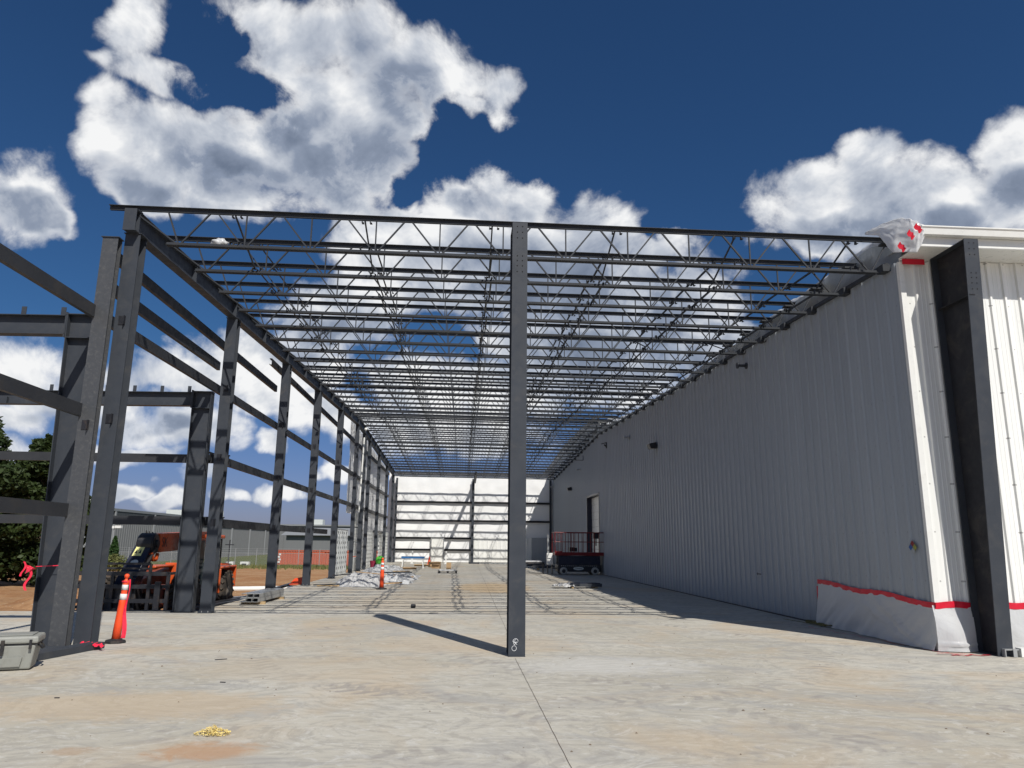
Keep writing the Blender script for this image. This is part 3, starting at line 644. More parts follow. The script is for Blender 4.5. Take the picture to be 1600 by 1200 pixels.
# girts
def girt(p0, p1, lab, h=0.2, grp='wall girts of the left wall'):
    mb = MB(); mb.extrude(C_prof(h, 0.075), p0, p1)
    return tag(mb.build('wall_girt', GIRT), lab, 'girt', grp)
gx = -6.02
girt((gx, 12.02, 6.35), (gx, 23.6, 6.37), 'topmost dark girt of the front bays, ending at the third column')
girt((gx, 12.02, 5.78), (gx, 18.05, 5.78), 'short dark girt between the two upper ones, stopping after the first bay')
girt((gx, -4.0, 5.21), (gx, 61.2, 5.25), 'long dark girt at two thirds height, passing the scuffed column to the end wall')
girt((gx, -4.0, 3.59), (gx, 11.98, 3.59), 'dark girt at half height ending on the scuffed column')
girt((gx, -4.0, 2.03), (gx, 11.98, 2.03), 'low dark girt above the grey cooler, ending on the scuffed column')
girt((gx, 22.7, 7.06), (gx, 61.2, 7.06), 'topmost dark girt of the rear bays')
girt((gx, 17.9, 3.56), (gx, 61.2, 3.56), 'dark girt at half height along the rear bays')
girt((gx, 17.9, 2.02), (gx, 34.2, 2.02), 'low dark girt along the rear bays, ending at the spotted panel')
girt((-16, 18.02, 3.50), (-5.6, 18.02, 3.50), 'upper dark girt crossing behind the wide tapered column towards the left', grp='girts of the cross wall')
girt((-16, 18.02, 2.04), (-5.6, 18.02, 2.04), 'lower dark girt crossing behind the wide tapered column, in front of the telehandler', grp='girts of the cross wall')

# ------------------------------------------------------------------ centre and right portal columns
def portal(x, yf_b, yb_b, yf_t, yb_t, top, w, lab, web=WEB_DARK):
    t = thing('portal_column', lab, 'steel column', (x, 0, 0), 0)
    tf = 0.016; hw = w / 2
    def slab8(x0, x1, a0, a1, b0, b1, z0, z1):
        return MB().add([(x0, a0, z0), (x1, a0, z0), (x1, a1, z0), (x0, a1, z0), (x0, b0, z1), (x1, b0, z1), (x1, b1, z1), (x0, b1, z1)],
                        [(0, 3, 2, 1), (4, 5, 6, 7), (0, 1, 5, 4), (1, 2, 6, 5), (2, 3, 7, 6), (3, 0, 4, 7)])
    ff = slab8(-hw, hw, yf_b, yf_b + tf, yf_t, yf_t + tf, 0.012, top).build('front_flange', STEEL, t)
    slab8(-hw, hw, yb_b - tf, yb_b, yb_t - tf, yb_t, 0.012, top).build('rear_flange', STEEL, t)
    slab8(-0.006, 0.006, yf_b + tf, yb_b - tf, yf_t + tf, yb_t - tf, 0.012, top - 0.02).build('web_plate', web, t)
    MB().box(-hw, hw, yf_b - 0.02, yb_b + 0.02, 0.001, 0.011).build('base_plate', STEEL, t)
    MB().box(-hw, hw, yf_t + tf, yb_t - tf, top - 0.018, top - 0.004).build('cap_plate', STEEL, t)
    for i in range(len([0])):
        pass
    mb = MB()
    for zc in (top - 0.17, top - 0.72):
        for dz in (-0.10, 0.0, 0.10) if zc > top - 0.4 else (-0.13, -0.03, 0.06, 0.14):
            for dx in (-0.042, 0.042):
                f = (zc + dz) / top; yy = yf_b + (yf_t - yf_b) * f
                mb.rod((dx, yy - 0.0025, zc + dz), (dx, yy + 0.002, zc + dz), 0.011, 8)
    mb.build('bolt_hole', BOLT, ff)
    return t, slab8
pc, _ = portal(0.835, 11.18, 11.62, 11.18, 11.72, 6.73, 0.245, 'tall dark grey steel column standing alone mid-slab, chalk mark near its foot')
mb = MB(); kk = 0.0098
def stroke(pts):
    for (x0, y0_), (x1, y1_) in zip(pts[:-1], pts[1:]):
        mb.rod(((x0 - 806.5) * kk, 11.1795, (1025.5 - y0_) * kk), ((x1 - 806.5) * kk, 11.1795, (1025.5 - y1_) * kk), 0.0032, 5)
stroke([(802.5 + 3.4 * math.cos(a * 0.5), 1013.7 + 3.6 * math.sin(a * 0.5)) for a in range(14)])
stroke([(804.6 + 3.6 * math.cos(a * 0.5 + 0.6), 1003.2 + 3.0 * math.sin(a * 0.5 + 0.6)) for a in range(13)])
stroke([(800.2, 1003.2), (802.0, 1005.8), (804.5, 1001.0)]); stroke([(801.2, 1006.8), (803.2, 1009.0), (805.4, 1004.0)]); stroke([(803.4, 1005.2), (806.8, 1008.6)])
mb.build('chalk_mark', CHALK, pc)
pr_, slab8 = portal(8.24, 11.20, 11.69, 10.80, 11.69, 6.57, 0.245, 'dark tapered steel column against the white front wall at the right, wider at its top')
slab8(-0.10, -0.008, 10.85, 11.66, 10.85, 11.66, 5.62, 5.632).build('stiffener_plate', WEB_DARK, pr_)

# ------------------------------------------------------------------ existing metal building on the right
bld = thing('metal_building', 'large white metal-clad building along the right side with ribbed wall panels', 'building', (XW, 11.6, 0))
def ribbed(a0, a1, zlo, zhi, pitch, rib_w, rib_h, minor=True, phase=0.0, z_end=None):
    """profile points along a with outward offset h"""
    pts = []; a = a0
    pts.append((a0, 0.0)); k = math.ceil((a0 - phase) / pitch)
    while True:
        c = phase + k * pitch
        if c + rib_w >= a1: break
        if c - rib_w > a0:
            if minor and pts[-1][0] < c - pitch * 0.62:
                pass
            pts += [(c - rib_w, 0.0), (c - rib_w * 0.5, rib_h), (c + rib_w * 0.5, rib_h), (c + rib_w, 0.0)]
            if minor:
                for f in (0.36, 0.64):
                    m_ = c + pitch * f
                    if m_ + 0.015 < a1 and m_ < c + pitch - rib_w: pts += [(m_ - 0.012, 0.0), (m_, rib_h * 0.16), (m_ + 0.012, 0.0)]
        k += 1
    pts.append((a1, 0.0)); return pts
def ribbed_y(parent, name, mat, y0, y1, zlo, zhi, xf, pitch=0.36, rw=0.045, rh=0.032, sign=-1, origin=(0, 0, 0)):
    P = ribbed(y0, y1, 0, 0, pitch, rw, rh); mb = MB(); n = len(P)
    vs = [(xf + sign * h - origin[0], a - origin[1], zlo(a)) for a, h in P] + [(xf + sign * h - origin[0], a - origin[1], zhi(a)) for a, h in P]
    mb.add(vs, [(i + 1, i, n + i, n + i + 1) if sign < 0 else (i, i + 1, n + i + 1, n + i) for i in range(n - 1)])
    return mb.build(name, mat, parent)
def ribbed_x(parent, name, mat, x0, x1, zlo, zhi, yf, pitch=0.27, rw=0.035, rh=0.032, origin=(0, 0, 0)):
    P = ribbed(x0, x1, 0, 0, pitch, rw, rh); mb = MB(); n = len(P)
    vs = [(a - origin[0], yf - h - origin[1], zlo(a)) for a, h in P] + [(a - origin[0], yf - h - origin[1], zhi(a)) for a, h in P]
    mb.add(vs, [(i, i + 1, n + i + 1, n + i) for i in range(n - 1)])
    return mb.build(name, mat, parent)
O = (XW, 11.6, 0)
wtop = lambda y: roof(y) - 0.63
DY0, DY1, DZ = 40.9, 44.8, 4.32
ribbed_y(bld, 'side_wall', WALLS, FY, DY0, lambda y: 0.0, wtop, XW, origin=O)
ribbed_y(bld, 'side_wall', WALLS, DY1, 78.0, lambda y: 0.0, wtop, XW, origin=O)
ribbed_y(bld, 'side_wall', WALLS, DY0, DY1, lambda y: DZ, wtop, XW, origin=O)
ribbed_x(bld, 'front_wall', WALLF, XW, 30.0, lambda x: 0.0, lambda x: 6.56, FY, origin=O)
# corner trim, base trim, panel splice line
MB().box(-0.045, 0.05, FY - 11.6 - 0.045, FY - 11.6 + 0.03, 0.0, 6.50).build('corner_trim', WHITE, bld)
mb = MB().box(-0.045, -0.034, 0.25, DY0 - 11.6 - 0.12, 0.0, 0.03); mb.box(-0.045, -0.034, DY1 - 11.6 + 0.12, 49.5, 0.0, 0.03); mb.build('base_trim', BLACKP, bld)
# roll-up door
rd = MB()
for k in range(10):
    z0 = k * 0.43; rd.box(0.26, 0.29, DY0 - 11.6, DY1 - 11.6, z0 + 0.012, z0 + 0.43); rd.box(0.25, 0.258, DY0 - 11.6 + 0.02, DY1 - 11.6 - 0.02, z0 + 0.10, z0 + 0.16)
door = rd.build('roll_up_door', WHITE, bld)
fr = MB(); fr.box(-0.04, 0.3, DY1 - 11.6, DY1 - 11.6 + 0.1, 0, DZ + 0.08); fr.box(-0.04, 0.3, DY0 - 11.6 - 0.1, DY0 - 11.6, 0, DZ + 0.08); fr.box(-0.045, 0.3, DY0 - 11.6, DY1 - 11.6, DZ + 0.001, DZ + 0.09)
fr.build('door_frame', NAVY, bld)
MB().box(0.30, 0.36, DY0 - 11.6 - 0.1, DY1 - 11.6 + 0.1, 0, DZ + 0.3).build('door_backing', BLACKP, bld)
# roof and upper gable strip
rtop = lambda y: 6.86 + 0.040 * (min(y, 40.0) - 11.6) - 0.040 * max(0, y - 40.0)
mb = MB(); yy = [11.15, 40.0, 78.0]
mb.add([(0.2, yy[0] - 11.6, rtop(11.2)), (34, yy[0] - 11.6, rtop(11.2)), (34, yy[1] - 11.6, rtop(40)), (0.45, yy[1] - 11.6, rtop(40)), (34, yy[2] - 11.6, rtop(78)), (0.45, yy[2] - 11.6, rtop(78))], [(0, 1, 2, 3), (3, 2, 4, 5)])
mb.build('roof', WHITE, bld)
def gtop(y):
    if y < 13: return 7.05 + (y - 11.6) * 0.29
    if y < 33: return 7.46
    if y < 40: return 7.46 + (y - 33) * 0.10
    if y < 43.5: return 8.16 + (y - 40) * 0.27
    if y < 57: return 9.1
    return 9.1 - (y - 57) * 0.062
mb = MB()
def gs(u, v):
    y = 12.0 + 66 * u; lo = wtop(y) - 0.02; hi = (gtop(y) if y > 42 else lo + 0.8 * (gtop(y) - lo)) + 0.05 * mnoise.noise(Vector((y * 1.5, 0, 0)))
    z = lo + (hi - lo) * v
    return (0.22 + 0.13 * mnoise.noise(Vector((y * 0.9, z * 1.2, 1))) + 0.08 * mnoise.noise(Vector((y * 2.9, z * 3, 4))) - 0.02, y - 11.6, z)
mb.grid(330, 7, gs); mb.build('gable_covering', GREYSHEET, bld, True)
# rear raised roof part behind the covering
mb = MB(); mb.add([(0.5, 31.5, 7.9), (0.5, 66, 6.6), (0.5, 66, 7.8), (0.5, 46, 9.05), (0.5, 32.5, 9.05), (12, 31.5, 7.9), (12, 66, 6.6), (12, 66, 7.8), (12, 46, 9.05), (12, 32.5, 9.05)],
   [(0, 1, 2, 3, 4), (9, 8, 7, 6, 5), (4, 3, 8, 9), (3, 2, 7, 8), (0, 4, 9, 5), (2, 1, 6, 7)]); mb.build('rear_roof', WHITE, bld)
MB().box(0.02, 34, 66.35, 66.4, 0, 7).build('rear_wall', WALLW, bld)
# fascia and gutter across the front
fb = thing('eave_gutter', 'white metal gutter and fascia along the top of the front wall at the right', 'gutter', (8.0, 11.2, 6.71))
mb = MB(); mb.extrude([(0.0, -0.14), (0.05, -0.14), (0.05, 0.02), (0.0, 0.02)], (-0.44, 0, 0), (14, 0, 0)); mb.build('fascia', WHITE, fb)
mb = MB(); mb.extrude([(0.0, 0.0), (0.11, 0.0), (0.13, 0.10), (0.15, 0.12), (0.15, 0.14), (0.12, 0.14), (0.10, 0.02), (0.0, 0.02)], (-0.44, -0.055, 0.025), (14, -0.055, 0.025)); mb.build('gutter_trough', WHITE, fb)
mb = MB(); mb.box(-0.44, 14, -0.045, 0.54, -0.148, -0.142); mb.build('soffit', WHITE, fb)
mb = MB(); mb.box(1.62, 1.64, -0.058, -0.0505, -0.14, 0.02); mb.build('joint_strip', GALV, fb)
mb = MB(); mb.extrude([(0, -0.05), (0.012, -0.05), (0.012, 0.05), (0, 0.05)], (-0.40, 0.49, -0.21), (0.0, 0.49, -0.21)); tag(mb.build('tape_patch', REDTAPE, loc=(8.0, 11.2, 6.71)), 'long red tape patch under the gutter, left of the right column', 'tape')

mb = MB()
for ya, yb in ((12.0, 40.0), (40.01, 61.4)): mb.extrude([(-0.03, -0.02), (0.03, -0.02), (0.03, 0.05), (-0.03, 0.05)], (XW - 0.07, ya, wtop(ya)), (XW - 0.07, yb, wtop(yb)))
tag(mb.build('ledger_angle', JOIST), 'dark ledger angle along the top edge of the ribbed side wall under the joist ends', 'ledger')
# plastic sheeting over the roof edge
def sheet(name, lab, cat, fn, nu, nv, mat=PLASTIC, group=None):
    mb = MB(); mb.grid(nu, nv, fn); o = mb.build(name, mat, None, True)
    s_ = o.modifiers.new('thick', 'SOLIDIFY'); s_.thickness = 0.004
    return tag(o, lab, cat, group)
def rooftop(u, v):
    y = 12.3 + 29.0 * u; n1 = mnoise.noise(Vector((y * 0.8, v * 1.5, 0))); n2 = mnoise.noise(Vector((y * 2.6, v * 4, 9))); n3 = mnoise.noise(Vector((y * 6, v * 8, 4)))
    lo = wtop(y) + 0.70 * (gtop(y) - wtop(y)); hi = gtop(y) + 0.26 + 0.22 * n1
    return (XW + 0.24 + 0.75 * v ** 0.8 + 0.16 * n2 + 0.03 * n3, y, lo + (hi - lo) * math.sin(min(1, v * 1.15) * math.pi / 2) + 0.09 * n2 * v + 0.05 * n3 - (0.25 * max(0, v - 0.85) / 0.15))
sheet('plastic_sheet', 'long crumpled white plastic sheet lying along the roof edge above the right wall', 'plastic sheet', rooftop, 380, 20)
def pl(pts, t):
    t *= len(pts) - 1; i = min(int(t), len(pts) - 2); f = t - i; return tuple(p + (q - p) * f for p, q in zip(pts[i], pts[i + 1]))
def drape(u, v):
    T = pl([(7.16, 12.0, 7.16), (7.30, 11.7, 7.20), (7.42, 11.35, 7.16), (7.47, 11.1, 7.04), (7.62, 11.02, 6.88)], u)
    B_ = pl([(7.16, 12.0, 7.13), (7.26, 11.75, 7.00), (7.22, 11.3, 6.50), (7.46, 11.03, 6.40), (7.60, 11.0, 6.66)], u)
    q = Vector((u * 5, v * 4, 2)); n = mnoise.noise(q); n2 = mnoise.noise(q * 2.3)
    k = math.sin(math.pi * v)
    return (T[0] + (B_[0] - T[0]) * v + 0.012 * n2 - 0.03 * k * u, T[1] + (B_[1] - T[1]) * v - 0.02 * k + 0.02 * n + 0.05 * abs(mnoise.noise(Vector((u * 7 + v * 3, v * 2.5, 4)))), T[2] + (B_[2] - T[2]) * v + 0.01 * n2)
sheet('plastic_sheet', 'clear-white plastic sheet taped over the roof corner where the front joist meets the gutter', 'plastic sheet', drape, 60, 40, THINWRAP)
for (x, y, z, rx, rz, lab) in [(7.27, 10.93, 6.63, 0.5, 0.5, 'red tape strip in the middle of the draped corner plastic'), (7.42, 10.95, 6.76, 0.2, 0.1, 'small red tape patch at the top right of the corner plastic'), (7.17, 11.05, 6.46, 0.4, 0.2, 'small red tape patch at the lower left of the corner plastic')]:
    mb = MB()
    def tp(u, v): return ((u - 0.5) * 0.13 + (v - .5) * .04, 0.012 * math.sin(u * 9), (v - 0.5) * 0.075 - (u - .5) * 0.10 + 0.01 * math.sin(u * 14))
    mb.grid(8, 3, tp); o = mb.build('tape_patch', REDTAPE, loc=(x, y - 0.06, z)); o.rotation_euler = (0.3, 0, rz * 0.3); tag(o, lab, 'tape')
def puff(u, v):
    a = u * 2 * math.pi; b = v * math.pi
    r = 1 + 0.45 * mnoise.noise(Vector((math.cos(a) * math.sin(b) * 2, math.sin(a) * math.sin(b) * 2, math.cos(b) * 2)))
    return (-4.72 + 0.15 * r * math.cos(a) * math.sin(b), 13.45 + 0.1 * r * math.sin(a) * math.sin(b), 7.12 + 0.08 * r * math.cos(b))
sheet('plastic_scrap', 'small crumpled white plastic scrap caught on the third joist near the left beam', 'plastic scrap', puff, 20, 12)

# hip cap shapes on the roof
mb = MB(); mb.add([(0, 0, 0), (0.7, 0, 0), (0.62, 0.1, 0.2), (0.45, 0.1, 0.22), (0, .6, 0), (0.7, .6, 0), (0.62, .5, 0.2), (0.45, .5, 0.22)], [(0, 1, 2, 3), (5, 4, 7, 6), (0, 3, 7, 4), (1, 5, 6, 2), (3, 2, 6, 7)])
tag(mb.build('roof_cover', STEEL, loc=(9.3, 11.9, 6.95)), 'small dark peaked cover on the roof above the right gutter', 'roof cover')
mb = MB(); mb.add([(0, 0, 0), (0.34, 0, 0.02), (0.30, 0.1, 0.12), (0, .3, 0), (0.34, .3, 0.02), (0.30, .2, 0.12)], [(0, 1, 2), (3, 5, 4), (0, 2, 5, 3), (1, 4, 5, 2)])
tag(mb.build('roof_scrap', STEEL, loc=(8.75, 11.8, 6.93)), 'small dark pointed scrap on the roof, left of the peaked cover', 'scrap')

# plastic skirt at the foot of the corner
def skirt_side(u, v):
    y = 11.70 + 3.9 * (1 - u); top = 0.70 + 0.04 * (y - 11.6) + 0.02 * math.sin(y * 3)
    z = 0.015 + (top - 0.015) * v
    n_ = mnoise.noise(Vector((y * 1.3 + z * 1.8, z * 1.1, 0))); fold = mnoise.noise(Vector((y * 3 + z * 3.2, z * 1.0, 6)))
    d_ = math.exp(-(((y - 11.75) - (1 - v) * 0.2 - v * 1.9) / 0.05) ** 2) + 0.7 * math.exp(-(((y - 11.75) - (1 - v) * 0.5 - v * 2.6) / 0.07) ** 2)
    return (XW - 0.045 - (0.05 + 0.08 * n_ + 0.07 * abs(fold)) * (1 - v * v) - 0.035 * d_ * (1 - v ** 4) - 0.06 * (1 - v) ** 3, y, z)
def skirt_front(x0, x1):
    def f(u, v):
        x = x0 + (x1 - x0) * u; z = 0.015 + (0.70 - 0.015) * v
        b = math.exp(-((x - 7.85) / 0.28) ** 2)
        fold = mnoise.noise(Vector((x * 2.6 + z * 2.0, z * 1.6, 3)))
        return (x, FY - 0.04 - (0.04 + 0.05 * fold + 0.045 * b * math.sin(v * 3.1)) * (1 - v ** 3) - 0.09 * (1 - v) ** 4 * b - (0.04 if 0.12 < v < 0.2 else 0) * b, z)
    return f
t = thing('plastic_skirt', 'white plastic sheet wrapped round the foot of the building corner, red tape along its top', 'plastic sheet', (0, 0, 0))
def part_sheet(name, fn, nu, nv, mat, par):
    mb = MB(); mb.grid(nu, nv, fn); return mb.build(name, mat, par, True)
part_sheet('side_sheet', skirt_side, 90, 16, PLASTIC, t); part_sheet('front_sheet', skirt_front(XW - 0.09, 8.13), 40, 20, PLASTIC, t)
def tape_side(u, v):
    y = 11.67 + 3.95 * (1 - u); z = 0.66 + 0.04 * (y - 11.6) + 0.09 * v + 0.02 * math.sin(y * 3) + 0.01 * mnoise.noise(Vector((y * 6, 0, 0)))
    return (XW - 0.052 - 0.004 * math.sin(y * 17), y, z)
part_sheet('tape_band', tape_side, 120, 2, REDTAPE, t)
def tape_front(x0, x1):
    return lambda u, v: (x0 + (x1 - x0) * u, FY - 0.052 - 0.004 * math.sin((x0 + (x1 - x0) * u) * 30), 0.655 + 0.10 * v + 0.012 * math.sin((x0 + (x1 - x0) * u) * 9))
part_sheet('tape_band', tape_front(XW - 0.055, 8.14), 30, 2, REDTAPE, t)
mb = MB().box(XW - 0.062, XW - 0.055, 15.60, 15.66, 0.40, 0.78); mb.build('tape_band', REDTAPE, t)
t = thing('plastic_skirt', 'white plastic sheet with red tape, on the front wall foot beyond the tapered column', 'plastic sheet', (0, 0, 0))
part_sheet('front_sheet', skirt_front(8.41, 11.0), 60, 16, PLASTIC, t); part_sheet('tape_band', tape_front(8.41, 11.0), 60, 2, REDTAPE, t)
# loose red tape on the floor
mb = MB()
def ribbon(mb, pts, w=0.04, z=0.006):
    for i in range(len(pts) - 1):
        a, b = Vector(pts[i]), Vector(pts[i + 1]); d = (b - a).normalized(); s_ = Vector((-d.y, d.x, 0)) * w / 2
        zz = Vector((0, 0, z + 0.006 * (i % 2)))
        mb.add([a - s_ + zz, b - s_ + zz, b + s_ + zz, a + s_ + zz], [(0, 1, 2, 3)])
P_ = [(7.55 - 0.02 * i + 0.05 * math.sin(i * 1.3), 11.25 + 0.16 * i, 0) for i in range(26)]
ribbon(mb, P_, 0.02); tag(mb.build('red_tape', REDTAPE), 'thin loose red tape lying on the slab along the foot of the ribbed side wall', 'tape')
mb = MB(); ribbon(mb, [(7.45 + 0.09 * i, 11.28 + 0.05 * math.sin(i * 2.1) - 0.0 * i, 0) for i in range(8)], 0.05, 0.01); ribbon(mb, [(7.3 + 0.1 * i, 11.42 - 0.02 * i, 0) for i in range(6)], 0.035, 0.02)
tag(mb.build('red_tape', REDTAPE), 'crumpled red tape on the slab at the building corner', 'tape')
# yellow rope heap
mb = MB()
pts = []
for i in range(120):
    a = i * 0.55; r = 0.16 + 0.10 * math.sin(i * 0.37)
    pts.append(Vector((7.42 + r * 0.6 * math.cos(a), 15.45 + 2.1 * r * math.sin(a), 0.015 + 0.05 * abs(math.sin(i * 0.9)))))
mb.tube(pts, 0.006, 5)
mb.tube([Vector((7.35 - 0.1 * i * 0.2, 15.8 + 0.13 * i, 0.012)) for i in range(8)], 0.006, 5)
tag(mb.build('rope', paint('yellow_rope', (0.16, 0.14, 0.05), 0.9, 0.4, 20)), 'tangled yellow rope on the slab at the foot of the ribbed side wall', 'rope')
# angled wood / metal shoe at the right column foot
t = thing('metal_bracket', 'small pale bent metal bracket at the foot of the right column', 'bracket', (8.30, 11.12, 0))
mb = MB(); mb.box(-0.12, 0.10, 0.0, 0.10, 0.10, 0.115); mb.box(-0.12, -0.105, 0.0, 0.10, 0.004, 0.10); mb.box(0.0, 0.06, -0.012, 0.0, 0.004, 0.115); mb.build('plate', GALV, t)
mb = MB(); mb.box(0.12, 0.30, -0.02, 0.10, 0.004, 0.13); mb.build('end_block', WHITE, t)

# wall marks and fixtures
t = thing('hazard_sign', 'small weathered diamond hazard sign on the ribbed side wall near the corner', 'sign', (XW - 0.036, 12.15, 1.60))
def dia(cy, cz, r, mat, th=0.002):
    MB().add([(-th, cy, cz - r), (-th, cy + r, cz), (-th, cy, cz + r), (-th, cy - r, cz), (0, cy, cz - r), (0, cy + r, cz), (0, cy, cz + r), (0, cy - r, cz)], [(0, 1, 2, 3), (0, 4, 5, 1), (1, 5, 6, 2), (2, 6, 7, 3), (3, 7, 4, 0)]).build('sign_quarter', mat, t)
dia(0.06, 0.0, 0.055, NFPA_B); dia(0, 0.06, 0.055, NFPA_R); dia(-0.06, 0, 0.055, NFPA_Y); dia(0, -0.06, 0.055, WALLS)
t = tag(MB().add([(0, 0.14, 0), (0, 0.06, 0.045), (0, 0.06, 0.012), (0, -0.16, 0.012), (0, -0.16, -0.012), (0, 0.06, -0.012), (0, 0.06, -0.045)], [(0, 1, 2, 3, 4, 5, 6)]).build('arrow_mark', BLACKP, loc=(XW - 0.036, 18.8, 0.90)), 'black arrow pointing left marked on the ribbed side wall', 'arrow mark')
t.rotation_euler = (0, 0, 0)
def vent(y, z, lab, r=0.085, l=0.24, mat=GALV):
    t = thing('wall_vent', lab, 'wall vent', (XW - 0.03, y, z), 0, 'pipe stubs on the ribbed side wall')
    MB().lathe([(r, -0.03), (r, 0.0)], axis='x').build('flange', mat, t); MB().lathe([(r * 0.45, -l), (r * 0.45, -0.031)], axis='x').build('pipe', mat, t)
    MB().lathe([(r, -l - 0.03), (r * 1.02, -l - 0.001)], axis='x').build('cap', mat, t)
vent(18.8, 6.33, mat=STEEL, lab='nearest short flanged pipe stub high on the ribbed side wall')
vent(33.0, 6.38, 'short flanged pipe stub high on the ribbed side wall, in the middle of the wall')
vent(47.2, 6.28, 'flanged pipe stub on the ribbed side wall beyond the roll-up door')
vent(61.0, 6.2, 'farthest flanged pipe stub on the right wall, close to the end wall')
def flood(y, z, lab):
    t = thing('wall_light', lab, 'wall light', (XW - 0.03, y, z), 0, 'dark wall lights on the ribbed side wall')
    MB().box(-0.03, 0, -0.10, 0.10, -0.10, 0.08).build('back_plate', BLACKP, t)
    mb = MB().add([(-0.32, -0.2, 0.06), (-0.32, 0.2, 0.06), (-0.03, 0.2, 0.13), (-0.03, -0.2, 0.13), (-0.26, -0.2, -0.12), (-0.26, 0.2, -0.12), (-0.03, 0.2, -0.12), (-0.03, -0.2, -0.12)], [(0, 1, 2, 3), (7, 6, 5, 4), (0, 4, 5, 1), (1, 5, 6, 2), (3, 7, 4, 0)])
    mb.build('lamp_housing', BLACKP, t)
    MB().box(-0.25, -0.06, -0.15, 0.15, -0.128, -0.121).build('lens', paint('lens', (0.4, 0.4, 0.38), 0.2, 0.05, 3.0), t)
flood(28.4, 5.40, 'nearer dark wall light, with a rust stain below, on the ribbed side wall')
flood(51.2, 5.33, 'farther dark wall light on the ribbed side wall beyond the roll-up door')
mb = MB(); mb.bar((0, 0, 0), (0, 0, 0.32), 0.05); mb.bar((0, 0, 0.3), (-0.28, 0, 0.22), 0.04); mb.bar((0, 0.08, 0.1), (-0.1, 0.08, 0.2), 0.07)
tag(mb.build('wall_bracket', BLACKP, loc=(XW - 0.06, 38.3, 6.55)), 'dark bracket high on the ribbed side wall just before the roll-up door', 'bracket')
mb = MB(); mb.bar((0, 0, 0), (0, 0, 0.3), 0.03); mb.bar((0, 0, 0), (-0.5, 0, 0), 0.03)
tag(mb.build('wall_bracket', BLACKP, loc=(XW - 0.06, 45.9, 6.75)), 'thin L-shaped bracket high on the ribbed side wall above the roll-up door', 'bracket')

# ------------------------------------------------------------------ end wall
ew = thing('end_wall', 'white insulated end wall at the far end with dark girts and a door', 'wall', (0, YE, 0))
ez = roof(YE) - 0.42
mb = MB()
mb.grid(60, 40, lambda u, v: (-6.1 + 7.0 * u, 0.28 + 0.03 * mnoise.noise(Vector((u * 9, v * 9, 0))), 0.05 + (ez + 0.25 - 0.05) * v)); mb.build('insulation', INSUL, ew, True)
mb = MB(); mb.grid(60, 30, lambda u, v: (0.9 + 6.7 * u, 0.28 + 0.03 * mnoise.noise(Vector((u * 9, v * 9, 5))), 2.05 + (ez + 0.25 - 2.05) * v)); mb.build('insulation', INSUL, ew, True)
ribbed_x(ew, 'lower_panel', WALLF, 1.0, 7.5, lambda x: 0.06, lambda x: 2.05, 0.20, pitch=0.36, rw=0.03, rh=0.03)
MB().box(-5.7, 7.6, 0.32, 0.40, 0, ez + 0.3).build('outer_cladding', WHITE, ew)
for (x0, x1, z) in [(-5.6, 7.35, 4.85), (-5.6, 7.35, 3.35), (-5.6, 0.9, 1.95), (-5.6, -2.5, 1.02), (-1.4, 0.9, 1.02), (6.6, 7.3, 1.95)]:
    mb = MB(); mb.extrude(C_prof(0.16, 0.07), (x1, 0.18, z), (x0, 0.18, z)); mb.build('girt', BLACKP, ew)
for x, w in [(0.88, 0.20), (-5.42, 0.14), (7.32, 0.16)]:
    mb = MB(); mb.extrude(I_prof(w, 0.22, 0.012, 0.01), (x, 0.03, 0.0), (x, 0.03, ez - 0.2), (0, 1, 0)); mb.build('post', STEEL, ew)
MB().box(-2.42, -1.50, 0.10, 0.15, 0.03, 1.90).build('door_leaf', WHITE, ew)
mb = MB(); mb.box(-2.50, -2.425, 0.06, 0.2, 0, 2.0); mb.box(-1.495, -1.42, 0.06, 0.2, 0, 2.0); mb.box(-2.425, -1.495, 0.06, 0.2, 1.91, 2.0); mb.build('door_frame', GALV, ew)
MB().box(-5.7, 7.6, 0.02, 0.20, ez + 0.24, ez + 0.36).build('top_beam', STEEL, ew)
MB().box(5.75, 7.1, 0.05, 0.10, 0.02, 2.05).build('leaning_panel', wall_mat('grey_panel', (0.38, 0.40, 0.42), (0.3, 0.3, 0.3)), ew)
bm_ = MB(); bm_.extrude(I_prof(0.18, 0.26, 0.012, 0.01), (0.98, YE - 5.4, roof(YE - 5.4) - 0.86), (0.98, YE - 0.15, roof(YE) - 0.86))
tag(bm_.build('strut_beam', STEEL), 'short dark beam under the last joists, running to the post of the end wall', 'steel beam')

# ------------------------------------------------------------------ insulated rear part of the left wall
lw = thing('insulated_wall', 'wrinkled pale insulation hung between the rear columns of the left wall, spotted panels below', 'wall', (0, 0, 0))
def ins(y0, y1, z0, z1a, z1b, x=-6.13, name='insulation', mat=SIDEINS):
    mb = MB(); nu = max(6, int((y1 - y0) * 5)); nv = 10
    def f(u, v):
        y = y0 + (y1 - y0) * u; zt = z1a + (z1b - z1a) * u; z = z0 + (zt - z0) * v
        return (x + 0.05 * mnoise.noise(Vector((y * 2.2, z * 0.9, 0))) + 0.02 * mnoise.noise(Vector((y * 6, z * 2, 3))), y, z)
    mb.grid(nu, nv, f); return mb.build(name, mat, lw, True)
ins(40.0, 45.2, 3.1, 8.1, 7.95)
for a in (45.2, 50.6, 56.0): ins(a, a + 5.4, 2.2, roof(a) - 0.08, roof(a + 5.4) - 0.08)
def panel(y0, y1, z0, z1, name='spotted_panel', x=-5.93, mat=SPOTS): return MB().box(x - 0.03, x, y0, y1, z0, z1).build(name, mat, lw)
panel(45.2, 50.6, 0.02, 2.34); panel(50.6, 53.2, 0.02, 2.2, 'plain_panel', mat=WALLW); panel(56.0, 61.3, 0.02, 2.34); panel(54.6, 55.99, 0.02, 2.34)
